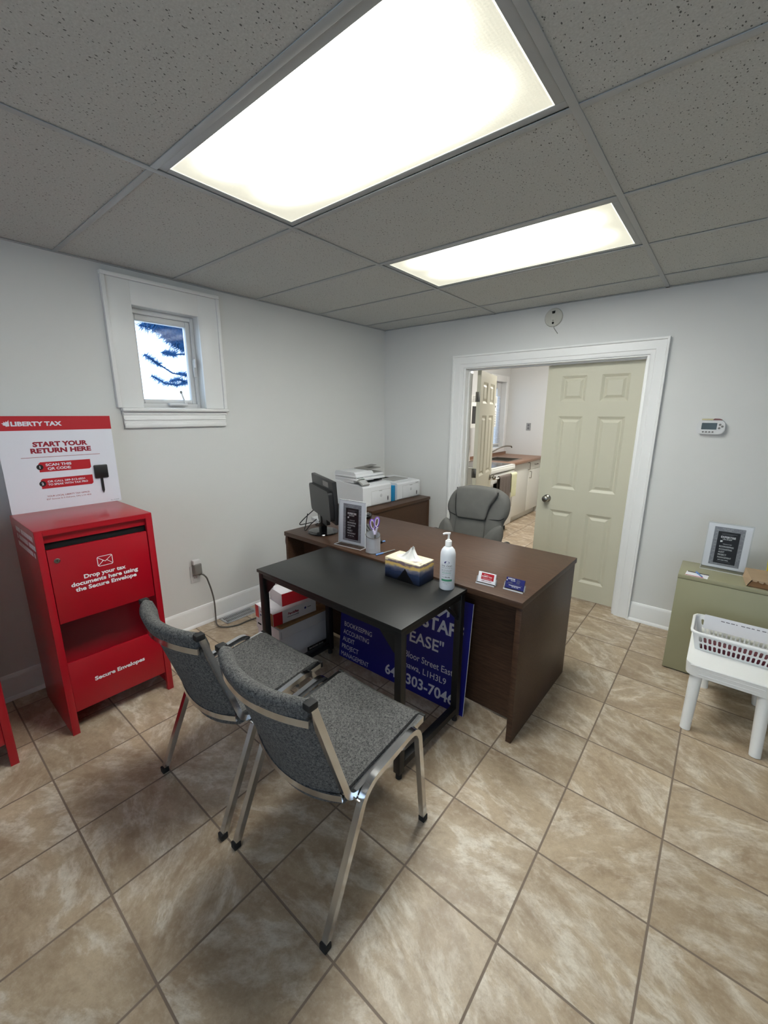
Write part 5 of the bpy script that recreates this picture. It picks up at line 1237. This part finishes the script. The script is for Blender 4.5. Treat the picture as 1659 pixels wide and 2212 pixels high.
while x < 0.15: b.rect(x, 0.058, x+random.choice((0.006, 0.012, 0.016)), 0.062, 'greyprint', X @ Matrix.Translation((0, 0, 0.0005))); x += 0.021
tag(b.build('paper_sheet', origin=(3.10, -0.772, sz+0.043)), 'white printed sheet standing at the back of the basket', 'paper')

# ------------------------------------------------------------------ back wall: detector plate and thermostat
t = thing('smoke_alarm_base', 'round white alarm mounting plate above the door casing', 'alarm plate', (1.694, 0, 2.288))
X = FY(1.694, 0, 2.288)
b = MB().lathe([(0, 0), (0.067, 0), (0.068, 0.008), (0.064, 0.016), (0.024, 0.017), (0.0225, 0.0185), (0, 0.0185)], 'platewhite', 40, X); b.build('plate', t)
MB().prism([(-0.014, 0.044), (0.012, 0.047), (0.010, 0.028), (-0.010, 0.026)], 0.0155, 0.0172, 'dark', X).cyl((0, -0.040, 0.0155), (0, -0.040, 0.0172), 0.0085, 'dark', X=X).cyl((0.0, -0.022, 0.016), (0, -0.022, 0.0186), 0.003, 'dark', X=X).build('slots', t)
MB().tube([(0.004, -0.062, 0.006), (0.010, -0.078, 0.010), (0.040, -0.120, 0.006)], 0.0022, 'greyplastic', X=X, n=8).build('loose_wire', t)
t = thing('thermostat', 'white wall thermostat with a dark display right of the door', 'thermostat', (2.779, 0, 1.480))
X = FY(2.779, 0, 1.480)
MB().prism(rrect(-0.074, -0.044, 0.074, 0.044, 0.030, 8), 0, 0.030, 'vinyl', X).build('body', t)
MB().prism(rrect(-0.048, -0.014, 0.032, 0.028, 0.003), 0.030, 0.0308, 'lcd', X).build('display', t)
b = MB()
for k in range(4): b.cyl((-0.036+k*0.017, -0.030, 0.030), (-0.036+k*0.017, -0.030, 0.0325), 0.0055, 'greyplastic', n=16, X=X)
for x, y in ((0.047, 0.017), (0.060, 0.006), (0.045, -0.005)): b.cyl((x, y, 0.030), (x, y, 0.0325), 0.0068, 'greyplastic', n=16, X=X)
b.build('buttons', t)
t = thing('paper_note', 'folded paper note resting on the top of the thermostat', 'note', (2.779, -0.01, 1.5245))
MB().box((-0.052, 0.0450, 0.004), (0.008, 0.054, 0.018), 'yellownote', X, bev=0.001).build('cream_half', t)
MB().prism([(0.000, 0.0450), (0.054, 0.0450), (0.054, 0.050), (0.040, 0.055), (0.014, 0.056)], 0.006, 0.016, 'maroonnote', X).build('maroon_half', t)

# ------------------------------------------------------------------ kitchen beyond the doorway
t = thing('stove', 'white electric stove with a black cooktop in the kitchen', 'stove', (0.40, 1.47, 0))
ky0, ky1 = 1.10, 1.855
MB().box((0.06, ky0, 0.10), (0.700, ky1, 0.895), 'stove', bev=0.004).box((0.10, ky0+.02, 0), (0.66, ky1-.02, 0.10), 'dark').build('body', t)
MB().box((0.06, ky0, 0.896), (0.735, ky1, 0.912), 'stove', bev=0.006).box((0.10, ky0+0.03, 0.911), (0.690, ky1-0.03, 0.914), 'blackglass').build('cooktop', t)
b = MB().box((0.700, ky0, 0.840), (0.738, ky1, 0.900), 'stove', bev=0.012, seg=3)
for k in range(26): b.box((0.7375, ky0+0.03+k*0.0272, 0.846), (0.7388, ky0+0.046+k*0.0272, 0.851), 'dark')
b.build('front_strip', t)
b = MB().box((0.700, ky0+.004, 0.335), (0.728, ky1-.004, 0.835), 'stove', bev=0.006).box((0.727, ky0+0.12, 0.42), (0.7295, ky1-0.12, 0.72), 'blackglass'); d = b.build('oven_door', t)
MB().tube([(0.728, ky0+0.05, 0.790), (0.770, ky0+0.06, 0.790), (0.770, ky1-0.06, 0.790), (0.728, ky1-0.05, 0.790)], 0.011, 'stove', fillet=0.02).build('oven_handle', d)
MB().box((0.700, ky0+.004, 0.100), (0.728, ky1-.004, 0.322), 'stove', bev=0.006).build('drawer', t)
MB().box((0.02, ky0, 0.90), (0.06, ky1, 1.12), 'stove', bev=0.006).build('control_panel', t)
def towel(y0, y1, z0, m, label, ph):
    t = thing('dish_towel', label, 'towel', (0.78, (y0+y1)/2, z0), 0, 'towels hanging on the oven handle')
    def f(u, v):
        y = y0+(y1-y0)*u; wv = 0.006*math.sin(u*22+ph)
        if v < 0.42: return (0.752+0.003*math.sin(u*18), y, z0+0.05+(0.800-z0-0.05)*(v/0.42))
        if v < 0.5: a = math.pi*(1-(v-0.42)/0.08); return (0.770+0.020*math.cos(a), y, 0.792+0.018*math.sin(a)+0.004)
        k = (v-0.5)/0.5; return (0.790+wv*k, y+0.006*k*math.sin(u*7), 0.796-(0.796-z0)*k)
    MB().grid(f, 40, 36, m, thick=0.003, nrm=(0.6, 0, 0.8)).build('cloth', t, angle=80)
towel(1.27, 1.60, 0.49, 'towelgrey', 'grey brown towel hanging on the oven handle', 0)
towel(1.625, 1.80, 0.50, 'towelgreen', 'pale green towel hanging on the oven handle', 1)
t = thing('kitchen_base_cabinet', 'white kitchen base cabinet with bar handles beside the stove', 'cabinet', (0.35, 2.53, 0))
MB().box((0.03, 1.870, 0.10), (0.600, 3.195, 0.870), 'cabinetwhite').box((0.06, 1.87, 0), (0.555, 3.195, 0.10), 'cabinetwhite').build('carcass', t)
def bar(b, y, z, vert, L=0.10):
    if vert: b.tube([(0.622, y, z-L/2), (0.652, y, z-L/2), (0.652, y, z+L/2), (0.622, y, z+L/2)], 0.005, 'steel', fillet=0.008, n=8)
    else: b.tube([(0.622, y-L/2, z), (0.652, y-L/2, z), (0.652, y+L/2, z), (0.622, y+L/2, z)], 0.005, 'steel', fillet=0.008, n=8)
for (y0, y1, z0, z1, hy, hz, vt, nm) in ((1.875, 2.672, 0.105, 0.865, 2.640, 0.800, True, 'door'), (2.676, 3.190, 0.105, 0.735, 2.715, 0.665, True, 'door'), (2.676, 3.190, 0.739, 0.865, 2.95, 0.805, False, 'drawer')):
    d = MB().box((0.600, y0+0.002, z0), (0.620, y1-0.002, z1), 'cabinetwhite', bev=0.0015).build(nm, t); b = MB(); bar(b, hy, hz, vt); b.build('handle', d)
t = thing('kitchen_worktop', 'brown laminate worktop around the sink', 'worktop', (0.35, 2.53, 0.872))
SX0, SX1, SY0, SY1 = 0.16, 0.54, 2.08, 2.53
b = MB()
for lo, hi in (((0.003, 1.862), (SX0, 3.197)), ((SX1, 1.862), (0.660, 3.197)), ((SX0, 1.862), (SX1, SY0)), ((SX0, SY1), (SX1, 3.197))): b.box((*lo, 0.872), (*hi, 0.910), 'laminate')
b.box((0.655, 1.862, 0.871), (0.672, 3.197, 0.911), 'laminate', bev=0.006).box((0.003, 1.862, 0.91), (0.016, 3.197, 0.95), 'laminate')
b.build('slab', t)
t = thing('kitchen_sink', 'stainless sink set into the brown worktop', 'sink', (0.35, 2.30, 0.911))
b = MB(); ring(b, 0, 1, 0, 1, 0, 1, .1, .1, .1, .1, 'steel') if False else None
b.box((SX0-0.015, SY0-0.015, 0.9105), (SX0+0.012, SY1+0.015, 0.915), 'steel', bev=0.002).box((SX1-0.012, SY0-0.015, 0.9105), (SX1+0.015, SY1+0.015, 0.915), 'steel', bev=0.002).box((SX0, SY0-0.015, 0.9105), (SX1, SY0+0.012, 0.915), 'steel', bev=0.002).box((SX0, SY1-0.012, 0.9105), (SX1, SY1+0.015, 0.915), 'steel', bev=0.002)
b.build('sink_rim', t)
b = MB()
for lo, hi in (((SX0+.004, SY0+.004, 0.875), (SX0+.007, SY1-.004, 0.911)), ((SX1-.007, SY0+.004, 0.875), (SX1-.004, SY1-.004, 0.911)), ((SX0+.004, SY0+.004, 0.875), (SX1-.004, SY0+.007, 0.911)), ((SX0+.004, SY1-.007, 0.875), (SX1-.004, SY1-.004, 0.911)), ((SX0+.004, SY0+.004, 0.8745), (SX1-.004, SY1-.004, 0.877))): b.box(lo, hi, 'steel')
b.build('bowl', t)
t = thing('kitchen_faucet', 'dark metal kitchen faucet behind the sink', 'faucet', (0.11, 2.42, 0.911))
MB().tube([(0.11, 2.42, 0.911), (0.11, 2.42, 0.98), (0.20, 2.52, 1.055), (0.27, 2.60, 1.085), (0.33, 2.655, 1.080), (0.335, 2.66, 1.055)], 0.010, 'hinge', fillet=0.04).build('spout', t)
MB().cyl((0.11, 2.42, 0.911), (0.11, 2.42, 0.945), 0.022, 'hinge').build('base', t)
t = thing('microwave', 'white over the range microwave above the stove', 'microwave', (0.2, 1.5, 1.38))
my0, my1 = 1.14, 1.895
MB().box((0.004, my0, 1.384), (0.385, my1, 1.785), 'stove', bev=0.004).build('body', t)
b = MB().box((0.385, my1-0.75, 1.700), (0.402, my1, 1.783), 'stove', bev=0.003)
for k in range(7): b.box((0.4015, my1-0.70, 1.708+k*0.010), (0.4028, my1-0.02, 1.713+k*0.010), 'greyplastic')
b.build('vent_grille', t)
b = MB().box((0.385, my1-0.150, 1.386), (0.402, my1, 1.697), 'stove', bev=0.003).box((0.4015, my1-0.10, 1.640), (0.4025, my1-0.035, 1.665), 'blackglass')
for i in range(3):
    for j in range(6): b.box((0.4015, my1-0.115+i*0.035, 1.42+j*0.032), (0.4024, my1-0.095+i*0.035, 1.433+j*0.032), 'greyplastic')
b.build('control_panel', t)
d = MB().box((0.385, my0+.002, 1.386), (0.402, my1-0.152, 1.697), 'stove', bev=0.003).box((0.4015, my0+0.06, 1.44), (0.4028, my1-0.24, 1.65), 'blackglass').build('door', t)
MB().tube([(0.402, my1-0.175, 1.42), (0.432, my1-0.178, 1.47), (0.440, my1-0.178, 1.54), (0.432, my1-0.178, 1.61), (0.402, my1-0.175, 1.665)], 0.009, 'stove', fillet=0.04).build('handle', d)
# kitchen window with a blind
t = bpy.data.objects.new('window_2', None); COL.objects.link(t); t.location = (0, 2.8, KZ0); T_OF['window_2'] = TR(0, 2.8, KZ0); struct(t)
b = MB(); b.box((0, KY1, 0.955), (0.02, KY1+0.085, KZ1+0.09), 'trim', bev=0.003).box((0, KY0-0.085, 0.955), (0.02, KY0, KZ1+0.09), 'trim', bev=0.003).box((0, KY0, KZ1), (0.02, KY1, KZ1+0.09), 'trim', bev=0.003).box((0, KY0, 0.955), (0.035, KY1, KZ0), 'trim', bev=0.003); b.build('window_casing', t)
b = MB(); ring(b, -0.13, -0.07, KY0, KY1, KZ0, KZ1, 0.03, 0.14, 0.04, 0.10, 'vinyl'); b.build('window_frame', t)
MB().box((-0.105, KY0+0.03, KZ0+0.04), (-0.10, KY1-0.14, KZ1-0.10), 'glass').build('pane', t)
t = thing('window_blind', 'pale slatted blind hanging in the kitchen window', 'blind', (-0.03, 2.78, KZ1))
b = MB(); z = 1.105; k = 0
while z < 1.83:
    tw_ = R(28); yc0, yc1 = KY0+0.015, KY1-0.035-0.10*((z-1.1)/0.73)**0.8
    dx, dz = 0.012*math.cos(tw_), 0.012*math.sin(tw_)
    b.add([(-0.03-dx, yc0, z-dz), (-0.03-dx, yc1, z-dz), (-0.03+dx, yc1, z+dz), (-0.03+dx, yc0, z+dz)], [(0, 1, 2, 3)], 'blind'); z += 0.017
b.build('slats', t)
MB().box((-0.042, KY0+0.012, 1.075), (-0.018, KY1-0.035, 1.093), 'vinyl', bev=0.003).build('bottom_rail', t)
b = MB()
for y in (KY0+0.10, KY1-0.17): b.cyl((-0.03, y, 1.09), (-0.03, y, KZ1-0.01), 0.0012, 'vinyl', n=6)
b.build('cords', t)
tag(MB().prism(rrect(0.330, 1.300, 0.402, 1.418, 0.006), 0, 0.006, 'printergrey', FY(0, YK, 0)).prism(rrect(0.350, 1.365, 0.382, 1.400, 0.008), 0.006, 0.008, 'greyprint', FY(0, YK, 0)).prism(rrect(0.350, 1.318, 0.382, 1.353, 0.008), 0.006, 0.008, 'greyprint', FY(0, YK, 0)).build('wall_outlet', origin=(0.366, YK, 1.36)), 'white outlet on the kitchen wall above the worktop', 'outlet')

# the setting's own words
for n_, l_ in (('door_1', 'cream six-panel door standing open into the kitchen'), ('door_2', 'cream six-panel door closed, right half of the doorway'), ('window_1', 'small white window high on the left wall'), ('window_2', 'white window over the kitchen sink'), ('trim_1', 'white casing around the double doorway'), ('trim_2', 'white jamb lining inside the doorway'),
               ('floor', 'beige stone-look tiled floor'), ('ceiling', 'suspended ceiling of pitted grey-white tiles'), ('wall_left', 'white left wall with the small window'), ('wall_back', 'white back wall with the doorway'), ('wall_right', 'white right wall'), ('wall_front', 'white wall behind the camera with an unseen window opening sized for daylight fill'), ('wall_kitchen', 'white far kitchen wall'), ('ceiling_kitchen', 'plain white kitchen ceiling'), ('ceiling_slab', 'plain slab above the suspended ceiling'), ('baseboard_left', 'white baseboard along the left wall'), ('baseboard_back', 'white baseboard left of the doorway'), ('baseboard_right', 'white baseboard right of the doorway'), ('ground', 'ground outside the windows')):
    bpy.data.objects[n_]['label'] = l_
